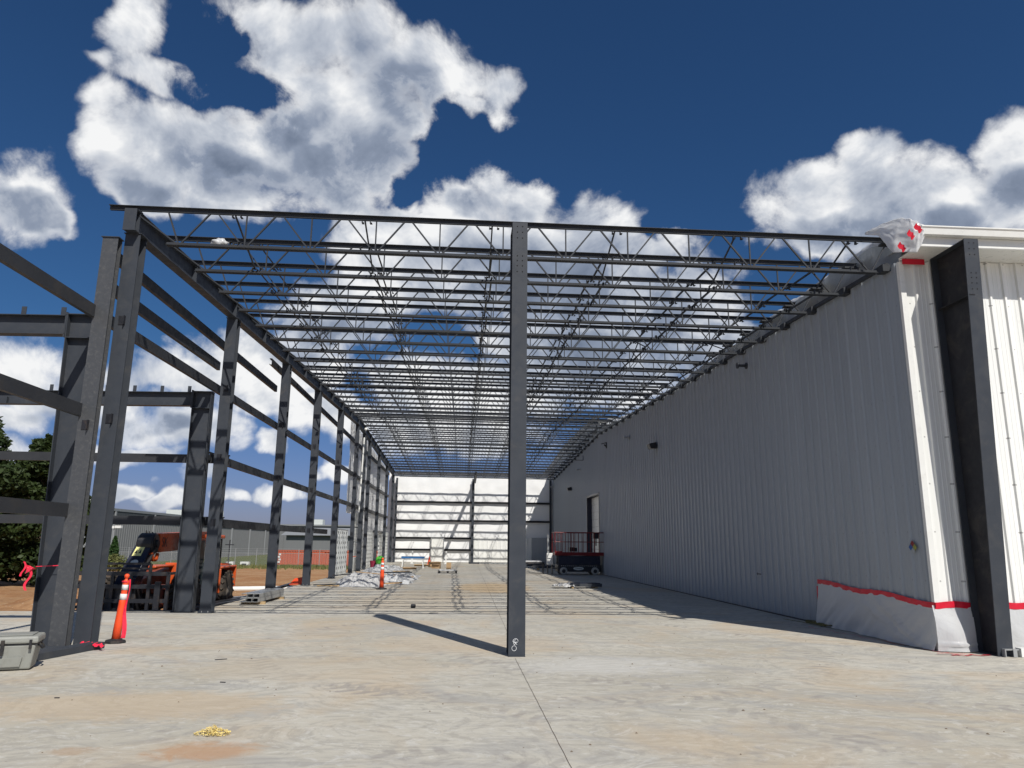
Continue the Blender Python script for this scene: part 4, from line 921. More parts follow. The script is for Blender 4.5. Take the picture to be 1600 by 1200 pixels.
MB().box(-5.90, -5.80, 50.6, 56.0, 2.2, 2.36).build('door_header', BLACKP, lw)
sp = thing('spotted_panel', 'freestanding white panel with rows of dark oval spots between two left columns', 'wall panel', (-5.86, 34.3, 0))
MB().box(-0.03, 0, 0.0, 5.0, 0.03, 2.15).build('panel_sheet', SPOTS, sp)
MB().box(-0.04, 0.005, 0.0, 5.0, 2.151, 2.19).build('top_edge', GALV, sp)
ws = thing('wall_strip', 'tall narrow strip of white wall boards left of the insulated wall', 'wall panel', (-5.92, 41.2, 0))
for k in range(4): MB().box(-0.03, 0, 0, 2.4, 0.02 + k * 0.8, 0.76 + k * 0.8).build('board', WALLF, ws)
mb = MB().rod((-5.75, 42.1, 3.2), (-5.66, 42.1, 7.4), 0.045); tag(mb.build('downpipe', WHITE), 'thin pale pipe rising beside the stout column on the left', 'pipe')
mb = MB().lathe([(0.0, -0.09), (0.06, -0.07), (0.09, 0), (0.06, 0.07), (0.0, 0.09)], n=14); tag(mb.build('beam_lamp', WHITE, loc=(-5.45, 41.0, 7.72), smooth=True), 'small round white lamp on the left beam near the ridge', 'lamp')

# ------------------------------------------------------------------ traffic posts
def delineator(x, y, lab, rz=0, ribbon_=True):
    t = thing('traffic_post', lab, 'traffic post', (x, y, 0), rz, 'orange traffic posts')
    mb = MB(); mb.lathe([(0.19, 0.0), (0.19, 0.025), (0.17, 0.04), (0.10, 0.055), (0.075, 0.07)], n=8); mb.build('base', BLACK, t)
    MB().lathe([(0.078, 0.06), (0.072, 0.3), (0.062, 0.60), (0.060, 0.66), (0.054, 0.67), (0.053, 0.90), (0.056, 0.93), (0.045, 0.955), (0.028, 0.965), (0.026, 0.995), (0.042, 1.005), (0.044, 1.04), (0.02, 1.06)], n=28).build('post', CONE, t, True)
    for z0, z1 in ((0.66, 0.75), (0.81, 0.90)): MB().lathe([(0.0665 - 0.012 * (z0 - 0.6) / 0.3, z0), (0.0645 - 0.012 * (z1 - 0.6) / 0.3, z1)], n=28).build('reflective_band', REFL, t, True)
    if ribbon_:
        mb = MB()
        mb.grid(2, 14, lambda u, v: (0.075 + 0.05 * v + (u - 0.5) * (0.02 + 0.06 * v) + 0.015 * math.sin(v * 9), -0.03 + 0.02 * math.sin(v * 7 + u * 2), 0.98 - 0.90 * v)); mb.grid(6, 2, lambda u, v: (0.07 * math.cos(u * 5.5), 0.07 * math.sin(u * 5.5), 0.93 + 0.02 * v)); mb.build('ribbon', PINK, t)
    return t
d1 = delineator(-5.42, 12.62, 'near orange traffic post with two white bands and red ribbon, beside the left column'); d1.rotation_euler = (0, math.radians(3.5), 0); d1.scale = (0.85, 0.85, 1.0)
d2 = delineator(-2.72, 26.6, 'far orange traffic post standing in front of the debris pile', ribbon_=False)
# red ribbons around the base of first columns
mb = MB(); 
for k in range(14):
    a = k * 0.7; x = -5.70 + 0.03 * k; mb.grid(4, 2, lambda u, v: (x + 0.12 * u, 12.0 - 0.02 * k + 0.06 * v + 0.03 * math.sin(u * 6 + k), 0.03 + 0.05 * abs(math.sin(u * 4 + k)) + 0.02 * v))
tag(mb.build('red_ribbon', PINK), 'bunched red ribbon on the slab between the column foot and the near traffic post', 'ribbon')
mb = MB(); mb.grid(10, 2, lambda u, v: (-5.95 + 0.28 * u, 12.4 + 0.02 * v, 0.35 - 0.12 * u + 0.05 * v + 0.03 * math.sin(u * 8)))
tag(mb.build('red_ribbon', PINK), 'red ribbon stretched between the two front columns near their feet', 'ribbon')
t = thing('flag_ribbon', 'red ribbon tied round the near wide tapered column, ends hanging at its left', 'ribbon', (0, 0, 0))
mb = MB(); mb.grid(10, 1, lambda u, v: (-6.56 + 0.55 * u, 12.19, 1.17 + 0.012 * v + 0.03 * u)); mb.build('tie', PINK, t)
mb = MB(); mb.grid(5, 5, lambda u, v: (-6.70 + 0.16 * u, 12.17 + 0.03 * math.sin(u * 5 + v * 3), 1.2 - 0.14 * v * (1 - u) - 0.05 * u)); mb.grid(2, 8, lambda u, v: (-6.66 + 0.04 * u + 0.04 * math.sin(v * 6), 12.17, 1.15 - 0.33 * v)); mb.grid(2, 8, lambda u, v: (-6.74 + 0.03 * u + 0.03 * math.sin(v * 5), 12.16, 1.25 - 0.22 * v)); mb.build('tail', PINK, t)

# channel on the slab between cooler and post
def channel_bar(p0, p1, lab, w=0.2, h=0.075, mat=STEEL, grp=None, z=0.0):
    a = h; t_ = 0.008
    prof = [(-w / 2, 0), (w / 2, 0), (w / 2, h), (w / 2 - t_, h), (w / 2 - t_, t_), (-w / 2 + t_, t_), (-w / 2 + t_, h), (-w / 2, h)]
    prof = [(u_, h - v_) for u_, v_ in prof][::-1]
    mb = MB().extrude(prof, (p0[0], p0[1], p0[2] + 0.003), (p1[0], p1[1], p1[2] + 0.003))
    return tag(mb.build('steel_channel', mat), lab, 'steel channel', grp)
channel_bar((-5.72, 10.75, 0), (-5.42, 12.05, 0), 'dark steel channel lying on the slab in front of the two front columns', 0.22, 0.09)
channel_bar((-6.5, 11.6, 0), (-5.75, 11.72, 0), 'short dark channel lying behind the grey cooler at the column feet', 0.15, 0.06)

# ------------------------------------------------------------------ cooler
co = thing('cooler_box', 'tan-grey hard plastic cooler with black latch cord at the left edge', 'cooler', (-5.66, 10.12, 0), math.radians(18))
def taper(x0, x1, y0, y1, z0, z1, k=0.04):
    return MB().add([(x0 + k, y0 + k, z0), (x1 - k, y0 + k, z0), (x1 - k, y1 - k, z0), (x0 + k, y1 - k, z0), (x0, y0, z1), (x1, y0, z1), (x1, y1, z1), (x0, y1, z1)], [(0, 3, 2, 1), (4, 5, 6, 7), (0, 1, 5, 4), (1, 2, 6, 5), (2, 3, 7, 6), (3, 0, 4, 7)])
body = taper(-0.42, 0.35, -0.2, 0.22, 0.012, 0.31).build('body', TAN, co, False, 0.02)
taper(-0.15, 0.22, -0.212, -0.17, 0.05, 0.16, 0.02).build('front_recess_rib', TAN, body, False, 0.008)
lid = taper(-0.44, 0.37, -0.22, 0.24, 0.322, 0.41, -0.005).build('lid', TAN, co, False, 0.025)
taper(-0.36, 0.30, -0.16, 0.18, 0.405, 0.425, 0.01).build('lid_panel', TAN, lid, False, 0.01)
MB().box(-0.43, 0.36, -0.205, 0.225, 0.309, 0.323).build('gasket', BLACK, co)
mb = MB(); mb.box(-0.02, 0.02, -0.24, -0.215, 0.24, 0.37); mb.box(-0.012, 0.012, -0.245, -0.225, 0.19, 0.24); mb.build('latch', BLACK, co)
mb = MB(); mb.box(0.28, 0.31, -0.24, -0.215, 0.26, 0.37); mb.build('latch', BLACK, co)
mb = MB(); mb.tube([(0.36, -0.1, 0.3), (0.40, -0.06, 0.25), (0.40, 0.06, 0.25), (0.36, 0.1, 0.3)], 0.012); mb.build('handle', BLACK, co)

# ------------------------------------------------------------------ telehandler
TZ = -0.58
tl = thing('telehandler', 'muddy orange telehandler with a black fork carriage, parked beyond the left columns', 'telehandler', (-8.05, 21.5, TZ), math.radians(2))
def wheel(x, y, name='wheel'):
    R_ = 0.66; w = 0.42; sgn = 1 if x > 0 else -1
    t = MB(); t.lathe([(R_ * 0.55, -w / 2), (R_ * 0.86, -w / 2), (R_ * 0.95, -w / 2 + 0.05), (R_ * 0.95, w / 2 - 0.05), (R_ * 0.86, w / 2), (R_ * 0.55, w / 2)], axis='x', n=32)
    o = t.build(name, TYRE, tl, True, loc=(x, y, R_))
    lug = MB()
    for k in range(22):
        a = 2 * math.pi * k / 22
        for s_ in (-1, 1):
            a2 = a + (0.14 if s_ > 0 else 0)
            p0 = Vector((s_ * 0.02, math.cos(a2) * R_ * 0.965, math.sin(a2) * R_ * 0.965)); p1 = Vector((s_ * w / 2, math.cos(a2 + 0.22) * R_ * 0.95, math.sin(a2 + 0.22) * R_ * 0.95))
            lug.bar(p0, p1, 0.07, 0.06, (0, math.cos(a2), math.sin(a2)))
    lug.build('tread_lug', TYRE, o)
    MB().lathe([(0.05, 0), (0.34, 0.0), (0.36, 0.06), (0.2, 0.09), (0.1, 0.14), (0.02, 0.14)], (sgn * (w / 2 - 0.10), 0, 0), 'x', 20).build('rim', paint('rim_paint', (0.16, 0.14, 0.12), 0.6, 0.2, 4), o, True) if sgn > 0 else MB().lathe([(0.34, 0), (0.3, -0.05), (0.1, -0.1)], (-(w / 2 - 0.06), 0, 0), 'x', 20).build('rim', BLACKP, o, True)
for x in (-0.98, 0.98):
    for y in (-1.55, 1.75): wheel(x, y)
mb = MB(); mb.box(-0.5, 0.5, -2.0, 2.6, 0.55, 0.85); mb.box(-0.75, 0.75, -1.65, -1.45, 0.5, 0.75); mb.box(-0.75, 0.75, 1.65, 1.85, 0.5, 0.75); mb.build('chassis', BLACKP, tl, False, 0.02)
mb = MB().add([(-1.15, -0.7, 0.75), (-0.35, -0.7, 0.75), (-0.35, 1.3, 0.75), (-1.15, 1.3, 0.75), (-1.1, -0.6, 1.12), (-0.4, -0.6, 1.16), (-0.4, 1.3, 1.40), (-1.1, 1.3, 1.35)], [(0, 3, 2, 1), (4, 5, 6, 7), (0, 1, 5, 4), (1, 2, 6, 5), (2, 3, 7, 6), (3, 0, 4, 7)])
mb.build('engine_hood', DULLORANGE, tl, False, 0.04)
mb = MB(); mb.box(-0.5, 0.55, -1.95, -1.2, 0.86, 1.05); mb.box(-0.75, -0.5, -2.0, -1.9, 0.6, 1.0); mb.box(0.5, 0.62, -2.0, -1.0, 0.55, 0.98); mb.build('front_frame', DULLORANGE, tl, False, 0.03)
for x0, x1, y0, y1 in ((0.66, 1.2, 0.9, 2.5), (-1.2, -0.66, 0.95, 2.5), (0.66, 1.18, -2.3, -0.85)):
    if y0 > 0:
        mb = MB(); mb.box(x0, x1, y0, y1, 1.38, 1.44); mb.box(x0 if x0 < 0 else x1 - 0.05, x0 + 0.05 if x0 < 0 else x1, y0 - 0.12, y0 - 0.04, 0.7, 1.38); mb.box(x0, x1, y1 - 0.06, y1, 0.8, 1.38); mb.build('fender', ORANGE, tl, False, 0.02)
mb = MB(); mb.add([(0.42, 2.45, 0.7), (0.95, 2.45, 0.7), (0.95, 2.75, 0.8), (-0.95, 2.75, 0.8), (-0.95, 2.45, 0.7), (0.95, 2.5, 1.5), (0.95, 2.72, 1.45), (-0.95, 2.72, 1.45), (-0.95, 2.5, 1.5)], [(1, 2, 6, 5), (2, 3, 7, 6), (3, 4, 8, 7), (4, 1, 5, 8), (5, 6, 7, 8)]); mb.build('counterweight', ORANGE, tl, False, 0.03)
cab = MB()
for x in (0.42, 1.12):
    for y in (-0.55, 0.85): cab.bar((x, y, 0.9), (x, y + (0.08 if y < 0 else -0.02), 2.22), 0.06)
cab.box(0.40, 1.14, -0.57, 0.87, 0.86, 0.98); cab.box(0.42, 1.12, 0.5, 0.55, 1.0, 1.55)
c_ = cab.build('cab', BLACKP, tl)
MB().box(0.36, 1.20, -0.62, 0.95, 2.23, 2.33).build('cab_roof', ORANGE, c_, False, 0.03)
mb = MB(); mb.box(1.125, 1.135, -0.45, 0.8, 1.5, 2.18); mb.box(0.47, 1.07, -0.50, -0.49, 1.0, 2.18); mb.build('window', GLASS, c_)
MB().box(0.9, 1.16, -0.6, 0.9, 0.55, 0.92).build('step_box', BLACKP, tl, False, 0.02)
bo = MB(); bo.extrude([(-0.19, -0.24), (0.19, -0.24), (0.19, 0.24), (-0.19, 0.24)], (0.02, -1.45, 2.10), (0.02, 2.55, 2.20)); boom = bo.build('boom', ORANGE, tl, False, 0.015)
bi = MB(); bi.extrude([(-0.14, -0.18), (0.14, -0.18), (0.14, 0.18), (-0.14, 0.18)], (0.02, -1.75, 2.09), (0.02, -1.44, 2.10)); bi.build('inner_boom', BLACKP, tl)
mb = MB(); mb.lathe([(0.24, -0.2), (0.27, -0.16), (0.27, 0.16), (0.24, 0.2)], (0.02, -1.72, 2.08), 'x', 20); mb.lathe([(0.10, -0.26), (0.10, 0.26)], (0.02, -1.72, 2.08), 'x', 14); mb.build('boom_joint', BLACKP, tl)
mb = MB()
for k in range(4):
    mb.tube([(-0.12 + 0.08 * k, -1.5, 2.3), (-0.06 + 0.08 * k, -1.72, 2.40 - 0.02 * k), (0.06 + 0.05 * k, -1.84, 2.22), (0.20 + 0.015 * k, -1.86, 1.95), (0.18 + 0.015 * k, -2.1, 1.6)], 0.018)
mb.build('hydraulic_hose', BLACK, tl)
mb = MB(); mb.tube([(0.2, -1.5, 1.82), (0.21, -1.62, 1.68), (0.21, -1.8, 1.68), (0.2, -1.95, 1.85)], 0.05); mb.build('tilt_link', ORANGE, tl)
gn = MB(); gn.add([(-0.17, -1.80, 2.25), (0.22, -1.80, 2.25), (0.22, -1.55, 2.0), (-0.17, -1.55, 2.0), (-0.40, -2.52, 1.12), (0.06, -2.52, 1.12), (0.06, -2.25, 0.92), (-0.40, -2.25, 0.92)], [(0, 3, 2, 1), (4, 5, 6, 7), (0, 1, 5, 4), (1, 2, 6, 5), (2, 3, 7, 6), (3, 0, 4, 7)])
g_ = gn.build('gooseneck', NAVY, tl, False, 0.015)
def on_neck(u, v, off=0.006):   # u across -1..1, v 0 top..1 bottom, on the forward face
    a = Vector((-0.17, -1.80, 2.25)).lerp(Vector((0.22, -1.80, 2.25)), (u + 1) / 2); b = Vector((-0.40, -2.52, 1.12)).lerp(Vector((0.06, -2.52, 1.12)), (u + 1) / 2)
    p = a.lerp(b, v); nrm = Vector((0, -1.13, 0.72)).normalized(); return p + nrm * off
MB().add([on_neck(-0.68, 0.08, 0.012), on_neck(0.35, 0.08, 0.012), on_neck(0.35, 0.42, 0.012), on_neck(-0.68, 0.42, 0.012)], [(0, 3, 2, 1)]).build('warning_label', YELLOW, g_)
mb = MB()
for (u, v) in ((-0.40, 0.16), (0.08, 0.16), (-0.40, 0.32), (0.08, 0.32)):
    MB().add([on_neck(u - 0.15, v + 0.045, 0.016), on_neck(u + 0.15, v + 0.045, 0.016), on_neck(u, v - 0.045, 0.016)], [(0, 1, 2)]).build('warning_symbol', BLACKP, g_)
mb = MB().add([on_neck(0.42 * math.cos(a * math.pi / 8), 0.55 + 0.05 * math.sin(a * math.pi / 8), 0.012) for a in range(16)], [tuple(range(16))]); mb.build('badge', LIGHTG, g_)
# carriage
ca = MB()
for z in (0.42, 0.75, 1.08, 1.38): ca.bar((-1.15, -2.75, z), (0.95, -2.75, z), 0.08, 0.09)
for x in (-1.15, -0.72, -0.32, 0.1, 0.52, 0.95): ca.bar((x, -2.75, 0.42), (x, -2.75, 1.38), 0.07)
ca.bar((-0.8, -2.7, 1.38), (-0.8, -2.7, 1.62), 0.06); ca.bar((0.5, -2.7, 1.38), (0.5, -2.7, 1.6), 0.06); ca.bar((-0.8, -2.7, 1.61), (0.5, -2.7, 1.61), 0.05); ca.bar((-0.8, -2.7, 1.50), (0.5, -2.7, 1.50), 0.04)
for x in (-1.15, 0.95): ca.bar((x, -2.75, 1.38), (x, -2.2, 1.38), 0.06); ca.bar((x, -2.2, 1.38), (x, -2.2, 0.6), 0.06); ca.bar((x, -2.75, 0.6), (x, -2.2, 0.6), 0.06)
cr_ = ca.build('fork_carriage', BLACKP, tl)
for x in (-0.95, 0.75):
    mb = MB(); mb.bar((x, -2.83, 0.05), (x, -2.83, 1.2), 0.13, 0.05, (0, 1, 0)); mb.add([(x - 0.065, -2.85, 0.03), (x + 0.065, -2.85, 0.03), (x + 0.065, -2.85, 0.09), (x - 0.065, -2.85, 0.09), (x - 0.05, -4.1, 0.03), (x + 0.05, -4.1, 0.03), (x + 0.05, -4.1, 0.04), (x - 0.05, -4.1, 0.04)], [(0, 1, 5, 4), (1, 2, 6, 5), (2, 3, 7, 6), (3, 0, 4, 7), (4, 5, 6, 7), (3, 2, 1, 0)])
    mb.build('fork', BLACKP, tl)
mb = MB(); mb.box(-0.5, 0.2, -2.68, -2.2, 0.5, 1.1); mb.build('carriage_block', BLACKP, tl, False, 0.03)
text_part('SK', 0.36, BLACKP, tl, Matrix.Translation((0.215, -1.30, 2.0)) @ Matrix.Rotation(math.pi / 2, 4, 'Z') @ Matrix.Rotation(math.pi / 2, 4, 'X'), 'boom_lettering', 0.001)
mb = MB()
for k in range(5):
    y = 0.75 + 0.17 * k; mb.add([(0.216, y, 2.02), (0.216, y + 0.09, 2.02), (0.216, y + 0.17, 2.2), (0.216, y + 0.08, 2.2)], [(0, 1, 2, 3)])
mb.build('boom_stripe', REFL, tl)
MB().box(0.212, 0.218, 0.35, 1.75, 1.99, 2.23).build('stripe_panel', BLACKP, tl)

# ------------------------------------------------------------------ scissor lift
sl = thing('scissor_lift', 'red and black scissor lift parked before the roll-up door by the ribbed side wall', 'scissor lift', (6.25, 40.3, 0), 0)
mb = MB(); mb.box(-1.15, 1.15, -0.6, 0.6, 0.16, 0.50); ch = mb.build('chassis', BLACKP, sl, False, 0.03)
for x in (-0.85, 0.82):
    for y in (-0.63, 0.63):
        s_ = -1 if y < 0 else 1
        o = MB().lathe([(0.12, -0.09), (0.19, -0.09), (0.2, -0.06), (0.2, 0.06), (0.19, 0.09), (0.12, 0.09)], axis='y').build('wheel', paint('white_rubber', (0.36, 0.36, 0.34), 0.6, 0.1, 6), sl, True, loc=(x, y, 0.2))
        MB().lathe([(0.07, -0.102), (0.10, -0.098)] if s_ < 0 else [(0.10, 0.098), (0.07, 0.102)], axis='y', n=16).build('hub', BLACKP, o)
mb = MB()
for lev in range(6):
    z0 = 0.53 + 0.075 * lev; z1 = z0 + 0.06
    for y in (-0.42, 0.42):
        mb.bar((-1.1, y, z0), (1.1, y, z1), 0.06, 0.05); mb.bar((-1.1, y + 0.07, z1), (1.1, y + 0.07, z0), 0.06, 0.05)
mb.build('scissor_stack', BLACKP, sl)
mb = MB(); mb.box(-1.12, 1.12, -0.53, -0.50, 0.52, 0.97); mb.build('side_guard', NAVY, sl)
mb = MB().box(-1.3, 1.35, -0.62, 0.62, 0.99, 1.16); mb.box(-1.3, -0.9, -0.64, -0.62, 1.0, 1.22); plat = mb.build('platform', REDP, sl, False, 0.01)
mb = MB()
for y in (-0.62, 0.62):
    mb.rod((-1.3, y, 2.19), (1.33, y, 2.19), 0.024); mb.rod((-1.3, y, 1.70), (1.33, y, 1.70), 0.018)
    for x in (-1.3, -0.98, -0.75, -0.42, -0.3, -0.05, 0.15, 0.42, 0.62, 0.80, 1.05, 1.33): mb.rod((x, y, 1.16), (x, y, 2.19), 0.016 if x not in (-1.3, 1.33) else 0.024)
for x in (-1.3, 1.33): mb.rod((x, -0.62, 2.19), (x, 0.62, 2.19), 0.024); mb.rod((x, -0.62, 1.70), (x, 0.62, 1.70), 0.018)
mb.build('guard_rail', REDP, sl)
mb = MB(); mb.box(0.78, 1.08, -0.55, -0.25, 1.88, 2.18); mb.box(0.9, 0.96, -0.45, -0.4, 1.5, 1.9); mb.build('control_box', BLACKP, sl, False, 0.02)
mb = MB(); mb.box(-0.5, -0.25, -0.5, -0.2, 1.2, 1.42); mb.lathe([(0.09, 1.2), (0.09, 1.4)], (-0.18, -0.4, 0), n=12); mb.build('tool_bag', BLACKP, None); o = bpy.data.objects['tool_bag']; o.location = (6.25, 40.3, 0); tag(o, 'dark tool bag and can lying on the scissor lift platform', 'tool bag')
mb = MB().add([(0.28 * math.cos(a * math.pi / 10) - 0.05, -0.605, 0.33 + 0.085 * math.sin(a * math.pi / 10)) for a in range(20)], [tuple(range(20))[::-1]]); mb.build('badge', LIGHTG, sl)
mb = MB(); mb.add([(-0.24, -0.607, 0.34), (0.14, -0.607, 0.30), (0.14, -0.607, 0.325), (-0.24, -0.607, 0.365)], [(0, 1, 2, 3)][::-1]); mb.build('badge_stroke', NAVY, sl)
mb = MB()
for k in range(18):
    if k != 8: mb.box(-0.98 + 0.11 * k, -0.94 + 0.11 * k, -0.612, -0.601, 0.452, 0.475)
mb.build('dotted_stripe', REFL, sl)
mb = MB(); mb.box(-1.42, -1.18, -0.45, 0.3, 0.30, 0.36); mb.build('entry_step', BLACKP, sl)
t = thing('power_box', 'white box standing at the left end of the scissor lift', 'box', (4.78, 40.6, 0))
MB().box(-0.17, 0.17, -0.15, 0.15, 0.5, 1.1).build('body', WHITE, t, False, 0.02); MB().box(-0.13, -0.05, -0.1, 0.1, 1.1, 2.1).build('post', GALV, t); mb = MB(); mb.box(-0.14, -0.10, -0.1, 0.1, 0, 0.5); mb.box(0.1, 0.14, -0.1, 0.1, 0, 0.5); mb.build('leg', BLACKP, t)
t = thing('work_cart', 'low dark cart with thin legs left of the scissor lift', 'cart', (3.9, 41.4, 0))
MB().box(-0.75, 0.65, -0.3, 0.3, 0.52, 0.60).build('deck', BLACKP, t)
for x in (-0.7, 0.6):
    for y in (-0.27, 0.27): MB().box(x - 0.02, x + 0.02, y - 0.02, y + 0.02, 0, 0.52).build('leg', BLACKP, t)
t = tag(MB().box(-0.4, 0.5, -0.3, 0.3, 0.61, 0.68).build('plastic_wrap', PLASTIC, loc=(3.9, 41.4, 0)), 'pale plastic wrap lying on the low dark cart', 'plastic sheet')

# bundles
t = thing('wrapped_bundle', 'flat bundle of dark steel, white plastic at its left end, on the slab at right', 'bundle', (4.35, 28.1, 0), math.radians(4))
for k in range(5):
    MB().box(-0.35 + 0.05 * k, 0.85 - 0.04 * k, -0.3 + 0.12 * k, -0.2 + 0.12 * k, 0.06 + 0.02 * (k % 2), 0.17 + 0.02 * (k % 2)).build('steel_bar', NAVY if k % 2 else STEEL, t)
mb = MB(); mb.box(-0.3, -0.22, -0.35, 0.35, 0.0, 0.06); mb.box(0.6, 0.68, -0.35, 0.35, 0.0, 0.06); mb.build('skid', WOOD, t)
mb = MB(); mb.grid(24, 14, lambda u, v: (-0.95 + 0.75 * u, -0.38 + 0.7 * v, 0.04 + 0.14 * abs(mnoise.noise(Vector((u * 4, v * 4, 0)))) + 0.13 * u * math.sin(v * 3.14) + 0.05 * abs(mnoise.noise(Vector((u * 12, v * 12, 0)))))); mb.build('wrap', FOIL, t, False)
t = thing('channel_bundle', 'bundle of pale galvanised channels on blocks beside the second rear column', 'bundle', (-5.28, 21.1, 0), math.radians(-2))
for i in range(3):
    for j in range(2):
        mb = MB(); mb.extrude(C_prof(0.10, 0.14, 0.008, 0.02), (-0.12 + 0.16 * i, -1.25 + 0.1 * j, 0.12 + 0.105 * j), (-0.12 + 0.16 * i, 1.15, 0.12 + 0.105 * j)); mb.build('channel', GALV, t)
mb = MB(); mb.box(-0.3, 0.3, -1.0, -0.9, 0.0, 0.065); mb.box(-0.3, 0.3, 0.8, 0.9, 0.0, 0.065); mb.build('block', WOOD, t)

# steel lying beyond the slab edge
k_ = 0
spots = [(-6.45, 18.4, -6.35, 26.5, 'nearest the slab edge'), (-6.75, 18.8, -6.6, 30.0, 'second from the slab edge'), (-7.1, 23.5, -6.9, 33.5, 'third from the slab edge'), (-7.0, 26.0, -7.9, 38.0, 'slanting away beyond the others'), (-6.4, 27.5, -6.5, 38.5, 'far one close to the slab edge'), (-7.6, 24.4, -6.6, 27.0, 'short one crossing the others')]
for x0, y0, x1, y1, s_ in spots:
    z0 = max(terrain_z(x0, y0), -0.5) + 0.20 + 0.03 * (k_ % 3); z1 = max(terrain_z(x1, y1), -0.6) + 0.22
    channel_bar((x0, y0, z0), (x1, y1, z1), 'long dark steel channel on the dirt, ' + s_, 0.2, 0.08, [STEEL, GIRT, GALV][k_ % 3 if k_ != 2 else 1], 'loose steel on the dirt beyond the slab'); k_ += 1
channel_bar((-9.6, 18.35, -0.10), (-5.9, 18.3, -0.08), 'dark steel channel on the dirt in front of the telehandler', 0.2, 0.08, STEEL, 'loose steel on the dirt beyond the slab')
channel_bar((-14.0, 18.5, -0.16), (-9.7, 18.6, -0.16), 'dark steel channel on the dirt at the far left, behind the wide column', 0.2, 0.08, GIRT, 'loose steel on the dirt beyond the slab')
channel_bar((-8.95, 19.6, -0.30), (-9.35, 18.3, -0.06), 'short pale channel leaning at the left of the telehandler forks', 0.16, 0.07, GALV, 'loose steel on the dirt beyond the slab')
mb = MB().rod((-13.0, 41.0, -0.92), (-8.3, 41.5, -0.86), 0.13, 12); tag(mb.build('white_pipe', WHITE), 'long white pipe lying on the dirt behind the left columns', 'pipe')
mb = MB().rod((-8.3, 39.0, -0.85), (-6.9, 37.0, -0.5), 0.09, 10); tag(mb.build('white_pipe', WHITE), 'short white pipe lying on the dirt near the spotted panel', 'pipe')
mb = MB().add([(-0.25, 0, 0), (0.3, 0, 0.02), (0.22, 0.1, 0.28), (-0.1, 0.2, 0.22), (0, 0.4, 0)], [(0, 1, 2, 3), (1, 4, 2), (2, 4, 3), (3, 4, 0)]); tag(mb.build('orange_scrap', CONE, loc=(-6.15, 29.0, 0.0)), 'small orange scrap at the foot of a left column', 'scrap')
# dirt heaps
def heap(x, y, r, h, lab, seed):
    mb = MB(); zb = terrain_z(x, y) - 0.1
    mb.grid(26, 20, lambda u, v: (x + r * (u * 2 - 1), y + r * 0.8 * (v * 2 - 1), zb + h * max(0, 1 - ((u * 2 - 1) ** 2 + (v * 2 - 1) ** 2)) ** 0.7 * (0.8 + 0.6 * mnoise.noise(Vector((u * 4 + seed, v * 4, seed)))) + 0.07 * mnoise.noise(Vector((u * 12, v * 12, seed)))))
    o = mb.build('dirt_heap', DIRT, None, True); return tag(o, lab, 'dirt heap', 'clay heaps beyond the slab')
heap(-6.95, 21.2, 0.7, 0.62, 'low orange clay heap at the right rear wheel of the telehandler', 1)
heap(-8.0, 18.9, 0.7, 0.42, 'orange clay heap under the telehandler carriage', 2)
heap(-14.0, 30, 3.2, 0.7, 'broad clay heap at the far left in front of the trees', 3)

# ------------------------------------------------------------------ debris pile and small site things
def crumple(cx, cy, rx, ry, h, seed, n_=60):
    mb = MB()
    def f(u, v):
        a = u * 2 - 1; b = v * 2 - 1; rr = max(0, 1 - (a * a + b * b)); q = Vector((a * 2.2 + seed, b * 2.2, seed))
        z = h * (rr ** 0.6) * (0.45 + 0.9 * abs(mnoise.noise(q))) + 0.10 * abs(mnoise.noise(q * 3)) * (rr ** 0.4) + 0.05 * abs(mnoise.noise(q * 7))
        return (cx + rx * a + 0.15 * mnoise.noise(q * 2), cy + ry * b + 0.2 * mnoise.noise(q * 2 + Vector((5, 5, 5))), z * (1 if rr > 0 else 0.25) + 0.004)
    mb.grid(n_, n_, f); return mb
tag(crumple(-3.75, 29.4, 0.95, 1.7, 0.50, 3).build('debris_pile', FOIL), 'heap of crumpled grey-white insulation facing on the slab behind the far traffic post', 'debris pile')
tag(crumple(-3.55, 34.5, 1.6, 3.2, 0.40, 8).build('debris_pile', FOIL), 'second heap of crumpled pale sheeting behind the first, towards the blue-topped table', 'debris pile')
tag(crumple(-4.2, 41.5, 1.1, 4.0, 0.42, 18).build('debris_pile', PLASTIC), 'long spread of white plastic scraps along the foot of the left wall', 'debris pile')
tag(crumple(-2.7, 30.6, 0.75, 1.1, 0.34, 12).build('debris_pile', PLASTIC), 'small crumpled white plastic heap right of the far traffic post', 'debris pile')
for i in range(14):
    mb = MB(); L_ = random.uniform(0.6, 1.9); w = random.uniform(0.08, 0.2)
    mb.box(-L_ / 2, L_ / 2, -w / 2, w / 2, 0, random.uniform(0.02, 0.06))
    mat, wd = [(WOOD, 'pine board'), (STEEL, 'dark steel strip'), (CARD, 'cardboard strip'), (NAVY, 'dark blue strip')][i % 4]
    px = random.uniform(-4.9, -2.4); py = 27.6 + 0.62 * i; o = mb.build('scrap_board', mat, loc=(px, py, 0.03 + 0.02 * (i % 4) + (0.25 if i % 3 == 0 and i > 2 else 0)))
    o.rotation_euler = (random.uniform(-0.1, 0.1), random.uniform(-0.12, 0.12), random.uniform(-0.7, 0.7))
    tag(o, '%s lying in the debris, %s of the scattered strips counting from the camera' % (wd, ORD[i]), 'scrap strip', 'strips scattered in the debris')
tag(MB().lathe([(0.0, 0.0), (0.12, 0.02), (0.22, 0.12), (0.25, 0.27), (0.20, 0.42), (0.1, 0.5), (0.0, 0.52)], n=24).build('green_ball', GREEN, smooth=True, loc=(-4.55, 43.0, 0.32)), 'round lime green ball-shaped thing beside the left wall', 'ball')
